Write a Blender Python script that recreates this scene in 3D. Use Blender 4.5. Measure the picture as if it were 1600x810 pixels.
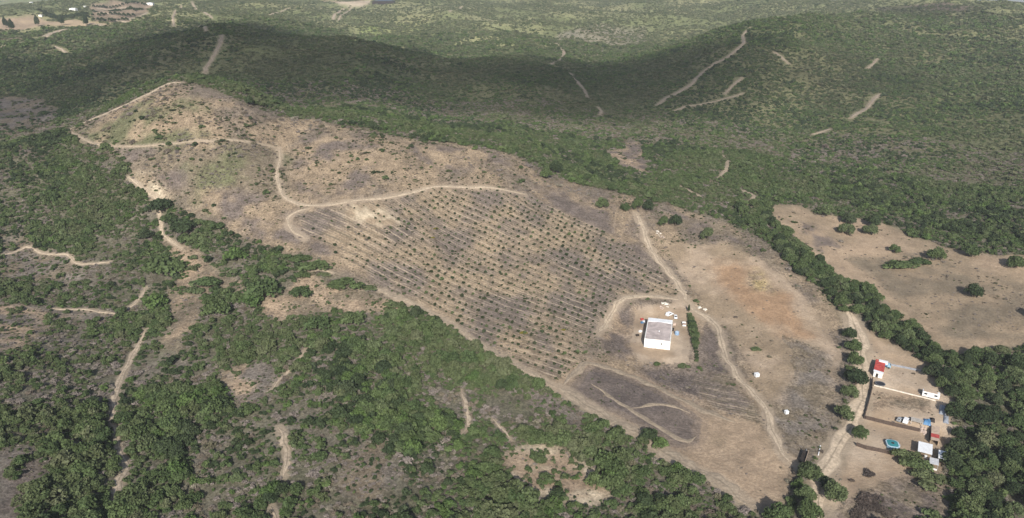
import bpy, math, random
import numpy as np
from mathutils import Vector

# ------------------------------------------------------------------ scene, camera, sky, sun
scene = bpy.context.scene
for o in list(bpy.data.objects):
    bpy.data.objects.remove(o)
COL = scene.collection
rng = np.random.default_rng(7)
random.seed(7)
R = math.radians

W, H, F = 1600.0, 810.0, 1100.0           # the photograph's frame and focal length in its pixels
PITCH = math.atan((405 + 15) / F)
CAMZ = 200.0
cam_d = bpy.data.cameras.new('camera')
cam_d.lens = 36.0 * F / W
cam_d.sensor_width = 36.0
cam_d.clip_start = 1.0
cam_d.clip_end = 30000.0
cam = bpy.data.objects.new('camera', cam_d)
cam.location = (0, 0, CAMZ)
cam.rotation_euler = (math.pi / 2 - PITCH, 0, 0)
COL.objects.link(cam)
scene.camera = cam

SUN_EL = R(31)
SUN_AZ = R(-1.0)           # azimuth of the shadows, from +Y towards +X
sun_to = Vector((-math.sin(SUN_AZ) * math.cos(SUN_EL), -math.cos(SUN_AZ) * math.cos(SUN_EL), math.sin(SUN_EL)))
world = bpy.data.worlds.new('World')
scene.world = world
world.use_nodes = True
wn = world.node_tree
sky = wn.nodes.new('ShaderNodeTexSky')
sky.sky_type = 'NISHITA'
sky.sun_disc = False
sky.sun_elevation = SUN_EL
sky.sun_rotation = math.atan2(sun_to.x, sun_to.y)
sky.air_density = 1.0
sky.dust_density = 1.5
wn.links.new(sky.outputs[0], wn.nodes['Background'].inputs[0])
wn.nodes['Background'].inputs[1].default_value = 0.085
sun_d = bpy.data.lights.new('sun', 'SUN')
sun_d.energy = 4.6
sun_d.angle = R(0.55)
sun_d.color = (1.0, 0.955, 0.89)
sun = bpy.data.objects.new('sun', sun_d)
sun.location = (0, -300, 900)
sun.rotation_euler = (-sun_to).to_track_quat('-Z', 'Y').to_euler()
COL.objects.link(sun)

scene.view_settings.view_transform = 'Standard'
scene.view_settings.look = 'None'
scene.view_settings.gamma = 1.0
scene.view_settings.exposure = 0.42
scene.view_settings.use_curve_mapping = False
scene.render.engine = 'CYCLES'
cy = scene.cycles
cy.use_denoising = True
try:
    cy.denoiser = 'OPENIMAGEDENOISE'
    cy.denoising_input_passes = 'RGB_ALBEDO_NORMAL'
except Exception:
    pass
cy.max_bounces = 4
cy.diffuse_bounces = 2
cy.glossy_bounces = 1
cy.transmission_bounces = 3
cy.transparent_max_bounces = 8
cy.volume_bounces = 0
cy.use_adaptive_sampling = True
cy.adaptive_threshold = 0.015

# ------------------------------------------------------------------ helpers
def lin(r, g, b):
    return tuple(((c / 255.0) / 12.92 if c / 255.0 <= 0.04045 else ((c / 255.0 + 0.055) / 1.055) ** 2.4) for c in (r, g, b))

def hash2(ix, iy, seed):
    h = (ix.astype(np.int64) * 374761393 + iy.astype(np.int64) * 668265263 + seed * 1274126177) & 0xFFFFFFFF
    h = ((h ^ (h >> 13)) * 1274126177) & 0xFFFFFFFF
    h = h ^ (h >> 16)
    return (h & 0xFFFFFF) / float(0xFFFFFF)

def vnoise(x, y, seed=0):
    xi = np.floor(x); yi = np.floor(y)
    fx = x - xi; fy = y - yi
    fx = fx * fx * (3 - 2 * fx); fy = fy * fy * (3 - 2 * fy)
    a = hash2(xi, yi, seed); b = hash2(xi + 1, yi, seed)
    c = hash2(xi, yi + 1, seed); d = hash2(xi + 1, yi + 1, seed)
    return (a * (1 - fx) + b * fx) * (1 - fy) + (c * (1 - fx) + d * fx) * fy

def fbm(x, y, lam, octv=4, seed=0):
    """0..1 noise of wavelength lam metres"""
    x = np.asarray(x, float) / lam; y = np.asarray(y, float) / lam
    s = 0.0; a = 1.0; n = 0.0
    for k in range(octv):
        s = s + a * vnoise(x * 2 ** k + 17.3 * k, y * 2 ** k - 9.1 * k, seed + k)
        n += a; a *= 0.5
    return s / n

def sstep(a, b, x):
    t = np.clip((x - a) / (b - a), 0, 1)
    return t * t * (3 - 2 * t)

CP, SP = math.cos(PITCH), math.sin(PITCH)
def pix_dir(u, v):
    a = (np.asarray(u, float) - 800) / F
    b = -(np.asarray(v, float) - 405) / F
    return a, CP + b * SP, -SP + b * CP      # x, y, z per unit depth

# ------------------------------------------------------------------ terrain heights
# survey points: a direction seen from the camera, with either the height or the distance ahead at that point
ctrl = []
def cz(u, v, z):
    dx, dy, dz = pix_dir(u, v)
    t = (z - CAMZ) / dz
    ctrl.append((dx * t, dy * t, z))
def cyd(u, v, Y):
    dx, dy, dz = pix_dir(u, v)
    t = Y / dy
    ctrl.append((dx * t, Y, CAMZ + dz * t))
def chid(u, Y, z):
    ctrl.append(((u - 800) / F / CP * Y, Y, z))
for u, v, z in [(1028,545,32),(1200,600,30),(1400,650,30),(1200,800,27),(1400,800,27),(1580,800,28),(1590,620,33),(900,650,33),
                (1300,480,38),(1230,370,50),(1100,300,60),(1000,240,68),(990,180,76),(1450,450,42),(1590,450,45),(1450,350,52),(1590,395,52),
                (1070,460,36),(1000,335,58),(860,290,72),(700,292,80),(560,315,80),(440,310,80),(870,590,35),(700,500,44),(600,455,52),
                (460,370,68),(800,420,52),(437,235,98),(300,222,107),(107,203,100),(270,122,136),(388,160,125),(500,180,113),(600,201,106),
                (700,216,100),(800,233,90),(980,287,66),(200,165,122),(50,400,56),(250,400,58),(350,430,55),(450,470,53),(230,290,84),
                (50,280,82),(60,225,95),(0,232,92),(50,600,52),(200,600,45),(400,600,45),(600,600,44),(50,800,50),(200,800,44),(500,800,42),
                (800,800,36),(1000,800,31),(300,500,51),(1500,300,56),(1250,250,63),(1100,220,72)]:
    cz(u, v, z)
for u, v, Y in [(345,38,930),(320,115,760),(200,80,900),(560,62,980),(720,95,1000),(500,150,690),(700,180,700),(850,180,700),(850,120,850),
                (900,170,740),(960,98,1200),(60,90,1000),(30,180,700),(30,140,820),(60,40,1300),(200,20,1500),(100,62,1130),(230,5,1950),
                (450,15,1750),(450,3,2100),(650,25,1750),(650,6,2100),(850,60,1480),(750,60,1430),(850,30,1750),(850,5,2100),(1000,40,1700),(1050,72,1350),(1000,5,2200),
                (1172,42,1080),(1100,105,930),(1040,150,820),(1250,30,1250),(1250,150,850),(1350,170,790),(1400,250,600),(1580,200,690),
                (1400,100,1000),(1580,100,950),(1500,30,1250),(1500,10,1400),(1600,10,1400),(1350,8,1650),(1200,5,2000),(450,60,1050),
                (880,112,1080),(820,95,1050),(700,45,1550),(900,90,1300),(780,20,1900),(980,75,1450),(1100,20,1900)]:
    cyd(u, v, Y)
for u, Y, z in [(270,680,106),(500,630,98),(700,610,88),(850,620,77),(100,640,86),(345,1150,122),(560,1250,108),(720,1250,92),(1172,1300,125),
                (1500,1900,125),(1600,1900,125),(1400,2400,120),(1800,1400,170),(1900,700,85),(1900,400,55),(1900,250,35),
                (-300,1000,115),(-300,600,95),(-300,400,72),(-300,250,60),(-300,1500,140),
                (1350,4500,60),(1500,4500,60),(1800,4500,60),(1150,4500,188),(900,4500,200),(600,4500,200),(300,4500,200),(0,4500,195),(-300,4500,190),
                (100,2800,150),(600,2900,150),(900,2900,150),(0,60,46),(800,60,44),(1600,60,42),(800,15,50)]:
    chid(u, Y, z)
cp_ = np.array(ctrl)
def warp(x, y):
    az = np.clip(np.arctan2(x, y), -1.15, 1.15)
    return np.stack([2.4 * az, np.log(np.maximum(np.hypot(x, y), 8.0))], -1)
P = warp(cp_[:, 0], cp_[:, 1])
def detail(x, y, r):
    fw = sstep(650, 1500, r)
    d = (fbm(x, y, 80, 3, 11) - 0.5) * 4.0 + (fbm(x, y, 17, 3, 23) - 0.5) * 1.3
    rid = np.abs(fbm(x, y, 260, 4, 31) - 0.5) * 2
    return d + fw * ((0.35 - rid) * 20 + (fbm(x, y, 90, 3, 37) - 0.5) * 9) - sstep(620, 800, r) * np.abs(fbm(x, y, 150, 3, 45) - 0.5) * 26 + sstep(1250, 1900, r) * sstep(0.55, 0.45, np.arctan2(x, y)) * ((fbm(x, y, 420, 2, 39) - 0.5) * 70 - np.abs(fbm(x, y, 330, 3, 35) - 0.5) * 40)
cp_[:, 2] -= detail(cp_[:, 0], cp_[:, 1], np.hypot(cp_[:, 0], cp_[:, 1]))
def tker(d2):
    return np.where(d2 > 1e-12, d2 * np.log(np.maximum(d2, 1e-12)), 0.0)
n = len(P)
K = tker(((P[:, None] - P[None]) ** 2).sum(-1)) + np.eye(n) * 0.0012
Q = np.concatenate([np.ones((n, 1)), P], 1)
A = np.zeros((n + 3, n + 3)); A[:n, :n] = K; A[:n, n:] = Q; A[n:, :n] = Q.T
TW = np.linalg.solve(A, np.concatenate([cp_[:, 2], np.zeros(3)]))
def smooth_height(x, y):
    p = warp(x, y).reshape(-1, 2)
    out = TW[n] + p @ TW[n + 1:]
    for i in range(n):
        out = out + TW[i] * tker(((p - P[i]) ** 2).sum(-1))
    return out.reshape(np.shape(x))

AZ = np.concatenate([np.radians(np.linspace(-180, -44, 34)[:-1]), np.radians(np.linspace(-44, 44, 760)), np.radians(np.linspace(44, 180, 34)[1:])])
RR = np.concatenate([np.geomspace(3, 140, 24)[:-1], np.geomspace(140, 1500, 620), np.geomspace(1500, 8000, 120)[1:]])
NA, NR = len(AZ), len(RR)
GR, GA = np.meshgrid(RR, AZ, indexing='ij')
TX = GR * np.sin(GA); TY = GR * np.cos(GA)
# the smooth surface on a coarser lattice, then refined
ci = np.unique(np.concatenate([np.arange(0, NR, 4), [NR - 1]])); cj = np.unique(np.concatenate([np.arange(0, NA, 4), [NA - 1]]))
Zc = smooth_height(TX[np.ix_(ci, cj)], TY[np.ix_(ci, cj)])
tmp = np.empty((len(ci), NA))
for a in range(len(ci)):
    tmp[a] = np.interp(np.arange(NA), cj, Zc[a])
TZ = np.empty((NR, NA))
for b in range(NA):
    TZ[:, b] = np.interp(np.arange(NR), ci, tmp[:, b])
TZ = TZ + detail(TX, TY, GR)
TZ = TZ - sstep(5500, 8000, GR) * 140
TZ[RR < 40] = np.minimum(TZ[RR < 40], 70)

def h_at(x, y):
    """height of the built ground"""
    x = np.asarray(x, float); y = np.asarray(y, float)
    fi = np.clip(np.interp(np.hypot(x, y), RR, np.arange(NR)), 0, NR - 1.001)
    fj = np.clip(np.interp(np.arctan2(x, y), AZ, np.arange(NA)), 0, NA - 1.001)
    i = fi.astype(int); j = fj.astype(int); a = fi - i; b = fj - j
    return (TZ[i, j] * (1 - b) + TZ[i, j + 1] * b) * (1 - a) + (TZ[i + 1, j] * (1 - b) + TZ[i + 1, j + 1] * b) * a

def ground(u, v):
    """the point of the ground that is seen in this direction"""
    dx, dy, dz = pix_dir(u, v)
    az = math.atan2(dx, dy); hr = math.hypot(dx, dy)
    fj = min(max(np.interp(az, AZ, np.arange(NA)), 0), NA - 1.001); j = int(fj); b = fj - j
    col = TZ[:, j] * (1 - b) + TZ[:, j + 1] * b
    ray = CAMZ + dz / hr * RR
    k0 = int(np.searchsorted(RR, 90))
    d = col - ray
    hit = np.where(d[k0:] > 0)[0]
    if len(hit) == 0:
        r = 5000.0
    else:
        k = hit[0] + k0
        t = d[k - 1] / (d[k - 1] - d[k]) if k > 0 else 0
        r = RR[k - 1] + (RR[k] - RR[k - 1]) * t
    x, y = math.sin(az) * r, math.cos(az) * r
    return Vector((x, y, float(h_at(x, y))))
# level pads under the farm building and the walled plots
def level(u, v, r0, r1):
    c = ground(u, v); d = np.hypot(TX - c.x, TY - c.y); w = sstep(r1, r0, d)
    TZ[:] = TZ * (1 - w) + c.z * w
level(1028, 528, 19, 34)
for u_, v_ in ((1410, 590), (1415, 640), (1400, 690), (1455, 705)):
    level(u_, v_, 8, 22)
def ppm(p):
    """photograph pixels per metre at a point"""
    return F / (p.y * CP + (CAMZ - p.z) * SP)
def G2(pts):
    return np.array([ground(u, v)[:2] for u, v in pts])

def in_poly(x, y, poly):
    res = np.zeros(x.shape, bool)
    x0, y0 = poly.min(0); x1, y1 = poly.max(0)
    sel = (x >= x0) & (x <= x1) & (y >= y0) & (y <= y1)
    px, py = x[sel], y[sel]
    c = np.zeros(px.shape, bool)
    m = len(poly)
    for i in range(m):
        ax, ay = poly[i]; bx, by = poly[(i + 1) % m]
        if ay == by:
            continue
        cond = ((ay > py) != (by > py)) & (px < (bx - ax) * (py - ay) / (by - ay) + ax)
        c ^= cond
    res[sel] = c
    return res

# ------------------------------------------------------------------ what covers the ground (traced outlines laid out on the terrain)
SOIL = (0.285, 0.219, 0.150); PALE = (0.50, 0.415, 0.30); PURP = (0.160, 0.130, 0.111); PINK = (0.350, 0.263, 0.183); YARD = (0.46, 0.365, 0.272)
ORANGE = (0.335, 0.222, 0.138); DRY = (0.195, 0.158, 0.113); GREY = (0.190, 0.163, 0.138); OLIVE = (0.135, 0.135, 0.075)
STRAW = (0.40, 0.31, 0.16); DARKB = (0.125, 0.103, 0.092)
# name, outline, colour a, colour b, noise wavelength, shrub cover, low brush cover
ZONES = [
 ('hill', [(107,205),(150,183),(200,162),(240,141),(270,128),(300,130),(340,144),(388,164),(440,177),(520,195),(600,210),(700,224),(760,232),(810,244),(850,266),(900,285),(960,300),(1020,314),(1080,330),(1130,347),(1190,372),(1225,407),(1265,442),(1310,482),(1325,520),(1322,580),(1310,640),(1290,690),(1250,740),(1230,775),(1180,800),(1165,788),(1130,756),(1095,739),(1070,729),(1035,709),(1015,684),(975,669),(935,646),(900,626),(873,609),(840,592),(800,569),(750,542),(710,512),(690,499),(640,476),(600,459),(560,447),(520,427),(470,407),(420,387),(380,372),(330,352),(290,327),(255,307),(225,282),(200,257),(160,234),(130,224)], SOIL, (0.178, 0.145, 0.113), 20, 0.015, 0.5),
 ('hillgreen', [(125,202),(175,185),(250,152),(300,150),(340,180),(360,215),(330,235),(260,240),(180,238),(140,226)], SOIL, OLIVE, 16, 0.05, 0.6),
 ('hillgreen', [(250,238),(330,230),(420,226),(470,250),(445,310),(400,340),(320,330),(270,295)], DRY, OLIVE, 18, 0.09, 0.7),
 ('hillgreen', [(170,235),(260,230),(300,300),(260,300)], PURP, DRY, 14, 0.05, 0.5),
 ('hillpurple', [(300,300),(430,312),(450,345),(520,390),(590,440),(500,410),(380,365)], PURP, SOIL, 12, 0.02, 0.3),
 ('hillpurple', [(462,222),(560,215),(640,262),(560,300),(470,308),(448,280)], PURP, SOIL, 14, 0.02, 0.3),
 ('hillpurple', [(640,225),(760,236),(800,258),(720,270),(650,250)], PURP, SOIL, 12, 0.02, 0.25),
 ('hillpurple', [(860,285),(940,315),(985,330),(1000,370),(1030,425),(960,395),(880,340),(830,300)], PURP, SOIL, 18, 0.0, 0.25),
 ('hillpurple', [(1040,325),(1130,352),(1200,395),(1225,425),(1170,415),(1100,380),(1050,350)], PURP, DRY, 12, 0.02, 0.25),
 ('orchard', [(455,330),(540,322),(620,312),(690,294),(760,296),(830,305),(900,340),(960,375),(1020,415),(1058,455),(1050,470),(990,462),(955,475),(935,520),(905,552),(870,595),(800,560),(700,500),(640,470),(590,440),(520,395),(470,360)], SOIL, PURP, 17, 0.0, 0.3),
 ('sand', [(535,325),(575,318),(610,335),(628,355),(600,360),(560,345)], PALE, SOIL, 6, 0.0, 0.05),
 ('slope', [(1030,380),(1085,385),(1130,375),(1220,430),(1290,500),(1312,560),(1292,640),(1225,645),(1185,605),(1145,530),(1105,485),(1075,440)], (0.40, 0.31, 0.225), SOIL, 20, 0.0, 0.08),
 ('redsoil', [(1105,402),(1180,415),(1235,465),(1272,525),(1225,530),(1170,490),(1122,448)], ORANGE, PINK, 15, 0.0, 0.03),
 ('straw', [(1163,418),(1195,430),(1212,458),(1190,458),(1172,440)], STRAW, SOIL, 6, 0.0, 0.2),
 ('greyslope', [(1228,520),(1300,560),(1300,640),(1260,720),(1215,700),(1210,640),(1240,600)], DRY, GREY, 9, 0.0, 0.4),
 ('brushdark', [(985,570),(1040,577),(1085,575),(1105,600),(1090,630),(1040,612),(1000,592)], DARKB, PURP, 9, 0.02, 0.8),
 ('brushdark', [(1098,500),(1118,520),(1128,548),(1142,585),(1108,590),(1092,560)], DARKB, PURP, 9, 0.0, 0.5),
 ('brushdark', [(960,480),(1000,478),(1003,520),(985,560),(945,560),(940,525)], PURP, PINK, 9, 0.0, 0.45),
 ('yard', [(1004,482),(1035,472),(1068,466),(1092,486),(1084,520),(1083,545),(1078,568),(1040,573),(1000,566),(986,545),(992,505)], YARD, PINK, 12, 0.0, 0.02),
 ('terrace', [(1085,590),(1145,588),(1190,640),(1195,665),(1120,640),(1085,615)], DRY, PURP, 8, 0.0, 0.3),
 ('plough', [(875,598),(915,558),(1010,592),(1100,640),(1190,668),(1235,735),(1225,775),(1180,797),(1110,742),(1050,714),(1000,672),(930,639)], PINK, SOIL, 22, 0.0, 0.02),
 ('ploughdark', [(890,607),(917,569),(950,577),(1005,598),(1062,627),(1100,652),(1096,688),(1080,705),(1050,694),(1010,671),(960,648),(910,623)], PURP, DARKB, 16, 0.0, 0.10),
 ('rightfield', [(1203,322),(1250,320),(1280,337),(1330,340),(1370,347),(1420,364),(1470,384),(1530,395),(1640,405),(1640,540),(1540,548),(1500,557),(1450,532),(1395,492),(1375,467),(1345,447),(1310,437),(1280,407),(1240,372),(1205,347)], PINK, SOIL, 26, 0.0, 0.05),
 ('rightfield', [(1320,402),(1450,392),(1560,430),(1640,470),(1640,530),(1500,535),(1400,472)], SOIL, DRY, 16, 0.0, 0.25),
 ('rightfield', [(1235,345),(1270,350),(1310,385),(1320,420),(1290,400)], PURP, PINK, 8, 0.0, 0.1),
 ('compound', [(1338,505),(1370,520),(1400,542),(1450,577),(1482,600),(1480,720),(1472,812),(1285,812),(1288,750),(1330,690),(1350,640),(1352,590)], YARD, PINK, 16, 0.0, 0.03),
 ('compoundscrub', [(1372,608),(1440,620),(1455,648),(1400,640),(1360,640)], DRY, PINK, 7, 0.0, 0.2),
 ('compoundscrub', [(1400,745),(1475,735),(1478,812),(1310,812),(1325,770)], PURP, DRY, 8, 0.0, 0.35),
 ('valleypatch', [(945,236),(976,233),(982,216),(1000,222),(1009,255),(1014,273),(972,263)], PURP, PINK, 9, 0.0, 0.1),
 ('clearing', [(255,372),(290,387),(350,430),(430,466),(470,430),(520,440),(560,452),(610,466),(640,482),(600,490),(540,488),(470,498),(432,508),(385,468),(335,450),(305,500),(275,555),(252,540),(265,470),(282,430),(258,400)], PINK, DRY, 12, 0.14, 0.4),
 ('clearing', [(0,372),(40,366),(60,394),(120,405),(140,440),(80,440),(0,440)], DRY, GREY, 10, 0.35, 0.5),
 ('clearing', [(-20,462),(90,482),(180,492),(100,500),(60,530),(-20,560)], PINK, GREY, 10, 0.25, 0.4),
 ('clearing', [(205,262),(232,282),(262,312),(262,330),(236,318),(212,290)], PALE, SOIL, 8, 0.05, 0.2),
 ('sandclear', [(785,705),(830,690),(880,700),(940,740),(965,785),(920,795),(860,785),(800,775)], PALE, PINK, 10, 0.25, 0.35),
 ('greyclear', [(525,700),(600,685),(640,740),(590,790),(530,770)], GREY, DRY, 10, 0.4, 0.9),
 ('greyclear', [(-20,705),(50,690),(70,740),(40,800),(-20,815)], GREY, PURP, 10, 0.3, 0.9),
 ('greyclear', [(345,585),(420,560),(425,620),(360,640)], GREY, PINK, 8, 0.25, 0.7),
 ('greyclear', [(830,605),(880,625),(925,680),(910,700),(870,650),(830,640)], GREY, PURP, 8, 0.3, 0.8),
 ('greyhill', [(-20,152),(60,150),(95,172),(80,202),(20,216),(-20,216)], GREY, DRY, 14, 0.10, 0.9),
 ('farfield', [(-20,28),(55,25),(62,28),(130,33),(175,40),(100,42),(70,39),(-20,50)], (0.42,0.32,0.21), PINK, 40, 0.0, 0.0),
 ('farfield', [(0,62),(28,58),(40,62),(0,70)], PINK, DRY, 30, 0.0, 0.0),
 ('fargrove', [(140,7),(240,4),(232,18),(200,36),(145,34)], PINK, DRY, 40, 0.0, 0.0),
 ('farbare', [(500,1),(582,1),(572,9),(560,11),(530,9)], PALE, PINK, 60, 0.0, 0.0),
 ('farslope', [(530,60),(560,45),(620,36),(700,30),(660,45),(600,56),(560,66)], (0.24,0.28,0.11), (0.30,0.30,0.14), 60, 0.9, 0.0),
 ('farslope', [(850,85),(870,55),(930,38),(1010,45),(1010,75),(960,92),(900,95)], (0.22,0.205,0.15), (0.26,0.235,0.165), 60, 0.75, 0.0),
 ('farslope', [(700,70),(740,40),(830,25),(850,50),(800,75)], (0.31,0.305,0.155), (0.24,0.25,0.12), 70, 0.9, 0.0),
 ('fargreyhill', [(1360,14),(1440,6),(1530,8),(1540,18),(1450,22),(1370,20)], OLIVE, DRY, 60, 0.6, 0.2),
]
ZW = [(z[0], G2(z[1])) + z[2:] for z in ZONES]

# name, points, width (m), colour
TRACKS = [
 ('dirt_track', [(284,129),(262,131),(247,139),(233,147),(200,163),(173,175),(147,185),(120,197),(107,204)], 3.4, 'pale dirt track climbing to the top of the cleared hill'),
 ('hill_path', [(107,204),(120,212),(133,219),(147,225),(173,229),(200,230),(233,228),(283,223),(333,222),(383,222),(415,226),(434,231)], 1.5, 'thin dirt track crossing the cleared hill below its summit'),
 ('dirt_track', [(437,231),(437,250),(433,270),(434,285),(437,299),(444,310),(460,317),(480,322),(510,321),(537,317),(567,313),(600,310),(633,305),(657,297),(677,291),(710,291),(747,293),(790,298),(820,304)], 2.1, 'hooked pale dirt track along the upper edge of the young orchard'),
 ('dirt_track', [(487,325),(462,332),(449,340),(450,350),(460,363),(478,375)], 1.7, 'short looping dirt track at the orchard corner below the hook'),
 ('dirt_track', [(993,334),(1003,353),(1013,380),(1023,400),(1040,420),(1057,440),(1067,457),(1074,474)], 4.0, 'dirt track running uphill from the white farm building'),
 ('dirt_track', [(1074,474),(1078,484),(1093,490),(1113,500),(1123,517),(1129,538),(1137,563),(1153,590),(1173,610),(1193,630),(1201,647),(1210,683),(1223,710),(1240,726)], 3.3, 'winding two rut dirt track from the farm building down to the road'),
 ('dirt_road', [(1322,478),(1333,507),(1345,530),(1345,553),(1350,580),(1350,607),(1343,637),(1327,673),(1310,697),(1290,730),(1281,750),(1277,765),(1279,790),(1281,815)], 7.4, 'wide pale dirt road passing the walled plots'),
 ('field_edge', [(560,446),(597,455),(633,470),(660,483),(693,500),(712,511),(735,527),(765,548),(800,567),(840,590),(873,607)], 3.0, 'narrow bare strip between orchard rows and the foreground scrub'),
 ('field_edge', [(873,607),(900,624),(933,643),(973,667),(1013,682),(1035,707),(1073,729),(1100,741),(1133,757),(1167,790)], 7.0, 'broad bare strip between the ploughed field and the foreground scrub'),
 ('dirt_track', [(934,522),(950,500),(962,478),(975,466),(1000,463),(1030,464),(1060,468)], 2.8, 'curved dirt track round the lower orchard corner'),
 ('footpath', [(-10,400),(20,396),(43,384),(57,392),(83,398),(107,398),(120,413),(140,413),(172,410)], 2.0, 'sandy footpath between shrubs on the far slope at the picture edge'),
 ('footpath', [(83,483),(133,483),(180,492),(213,474),(228,450)], 2.0, 'sandy footpath bending round a dark shrub thicket'),
 ('footpath', [(228,515),(220,530),(212,548),(197,573),(184,607),(177,640),(182,673),(186,703),(199,733),(183,757),(177,787),(168,815)], 2.5, 'sandy path descending through the foreground maquis'),
 ('footpath', [(200,277),(220,292),(236,303),(247,310),(250,340),(253,367),(285,388)], 1.8, 'thin path up the gap between scrub and cleared hill'),
 ('footpath', [(435,668),(446,690),(450,715),(444,745)], 3.0, 'bare sandy streak among foreground shrubs'),
 ('footpath', [(424,792),(432,815)], 2.6, 'bare sandy gap at the bottom edge'),
 ('footpath', [(720,608),(728,635),(735,665),(720,680)], 1.6, 'small branching sandy streak in the scrub'),
 ('footpath', [(770,655),(790,675),(800,690)], 1.5, 'sandy streak leading to the sandy clearing'),
 ('footpath', [(478,545),(462,570),(440,590),(425,610)], 1.6, 'faint path through grey brush'),
 ('footpath', [(487,424),(505,421),(520,427)], 1.4, 'curved pale path between low bushes'),
 ('field_mark', [(925,600),(955,621),(985,640),(1030,668),(1060,687),(1078,693),(1088,682)], 2.6, 'pale wheel line inside the dark ploughed plot, lower side'),
 ('field_mark', [(985,640),(1003,635),(1025,631),(1050,634),(1078,646)], 2.2, 'pale curved wheel line inside the dark ploughed plot'),
 ('field_mark', [(880,603),(900,582),(918,566),(960,577),(1000,593),(1060,622),(1110,646),(1150,660)], 3.4, 'tan turning strip round the dark ploughed plot'),
 ('hill_track', [(347,55),(344,70),(333,90),(322,106),(320,115)], 5.0, 'pale bulldozed track on the shaded hill behind'),
 ('hill_track', [(313,40),(322,50)], 4.0, 'pale scar near the shaded summit'),
 ('hill_track', [(1173,43),(1160,56),(1163,68),(1148,81),(1130,94),(1110,104),(1097,113),(1082,131),(1060,144),(1040,154),(1028,164)], 4.6, 'long zigzag pale track climbing the far valley slope'),
 ('hill_track', [(1052,174),(1073,166),(1093,164),(1117,159),(1163,146)], 2.6, 'faint straight track low on the valley slope'),
 ('hill_track', [(870,69),(882,82),(873,96),(860,103)], 4.2, 'hooked pale track on the shaded slope'),
 ('hill_track', [(892,115),(905,132),(913,140),(918,153)], 3.6, 'short pale track descending into the valley'),
 ('hill_track', [(935,168),(940,175),(937,180)], 3.2, 'little pale hook in the valley bottom'),
 ('hill_track', [(1132,147),(1147,132),(1160,122)], 3.0, 'short pale scar above the straight track'),
 ('hill_track', [(1330,185),(1350,172),(1367,153),(1377,147)], 4.5, 'pale scar in the dark scrub of the big slope'),
 ('hill_track', [(1210,82),(1232,100)], 4.0, 'short slanting pale scar high on the slope'),
 ('hill_track', [(1353,110),(1362,102),(1372,92)], 3.2, 'faint scar near the upper slope'),
 ('hill_track', [(1272,210),(1297,202)], 4.0, 'pale forked scar above the tan field'),
 ('hill_track', [(1128,243),(1138,255),(1133,268),(1125,278)], 4.0, 'bare patch track among valley shrubs'),
 ('hill_track', [(1160,298),(1180,307),(1171,322),(1160,331)], 4.0, 'hooked pale track by the tree belt'),
 ('hill_track', [(1060,291),(1075,298),(1092,307)], 3.4, 'short pale track beside the valley thicket'),
 ('far_road', [(-10,78),(33,68),(67,60),(87,50),(110,45)], 9.0, 'far tan road curving below the windbreak field'),
 ('far_track', [(537,13),(520,32)], 7.0, 'far pale track below the bare patch'),
 ('far_track', [(548,13),(525,33)], 4.0, 'thinner far pale track beside its twin'),
 ('far_track', [(417,25),(453,13)], 5.0, 'far slanting pale track'),
 ('far_track', [(703,17),(722,10)], 5.0, 'far pale track on the sunlit hill'),
 ('far_track', [(300,2),(320,20),(333,30)], 4.5, 'far track descending behind the shaded hill'),
 ('far_track', [(283,7),(270,27),(272,42)], 4.0, 'far crooked track meeting the shaded hill'),
 ('far_terrace', [(150,21),(178,23),(206,26)], 6.0, 'pale terrace strip between the far grove rows, lower'),
 ('far_terrace', [(152,13),(180,14),(215,15)], 5.0, 'pale terrace strip between the far grove rows, upper'),
 ('far_terrace', [(178,31),(190,33),(199,36)], 7.0, 'short pale strip at the foot of the far groves'),
 ('far_terrace', [(135,37),(155,39),(178,41)], 5.0, 'pale strip leading from the windbreak field to the groves'),
 ('far_track', [(230,20),(200,35)], 6.0, 'far farm road beside the groves'),
 ('far_track', [(83,72),(96,77),(107,85)], 4.0, 'pale scar below the far road'),
]
def resample(pts, step):
    seg = np.hypot(*(pts[1:] - pts[:-1]).T); s = np.concatenate([[0], np.cumsum(seg)])
    m = max(3, int(s[-1] / step) + 1)
    t = np.linspace(0, s[-1], m)
    q = np.stack([np.interp(t, s, pts[:, 0]), np.interp(t, s, pts[:, 1])], 1)
    for _ in range(3):
        q[1:-1] = (q[:-2] + 2 * q[1:-1] + q[2:]) / 4
    return q
TRW = []
for nm, pts, w, lab in TRACKS:
    q = G2(pts)
    L = np.hypot(*(q[1:] - q[:-1]).T).sum()
    TRW.append((nm, resample(q, max(1.5, min(5, L / 60))), w, lab))

# rows of the young orchard: a world direction across the slope
ra, rb = ground(537, 340), ground(647, 403)
row_dir = Vector((rb.x - ra.x, rb.y - ra.y)).normalized()
row_nrm = Vector((-row_dir.y, row_dir.x))
if row_nrm.y < 0:
    row_nrm = -row_nrm
def row_coord(x, y):
    wob = (fbm(x, y, 120, 2, 71) - 0.5) * 14
    s = (x - ra.x) * row_dir.x + (y - ra.y) * row_dir.y
    return ((x - ra.x) * row_nrm.x + (y - ra.y) * row_nrm.y + wob * 0.5 - (s / 100.0) ** 2 * 3.0) / 5.1

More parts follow.
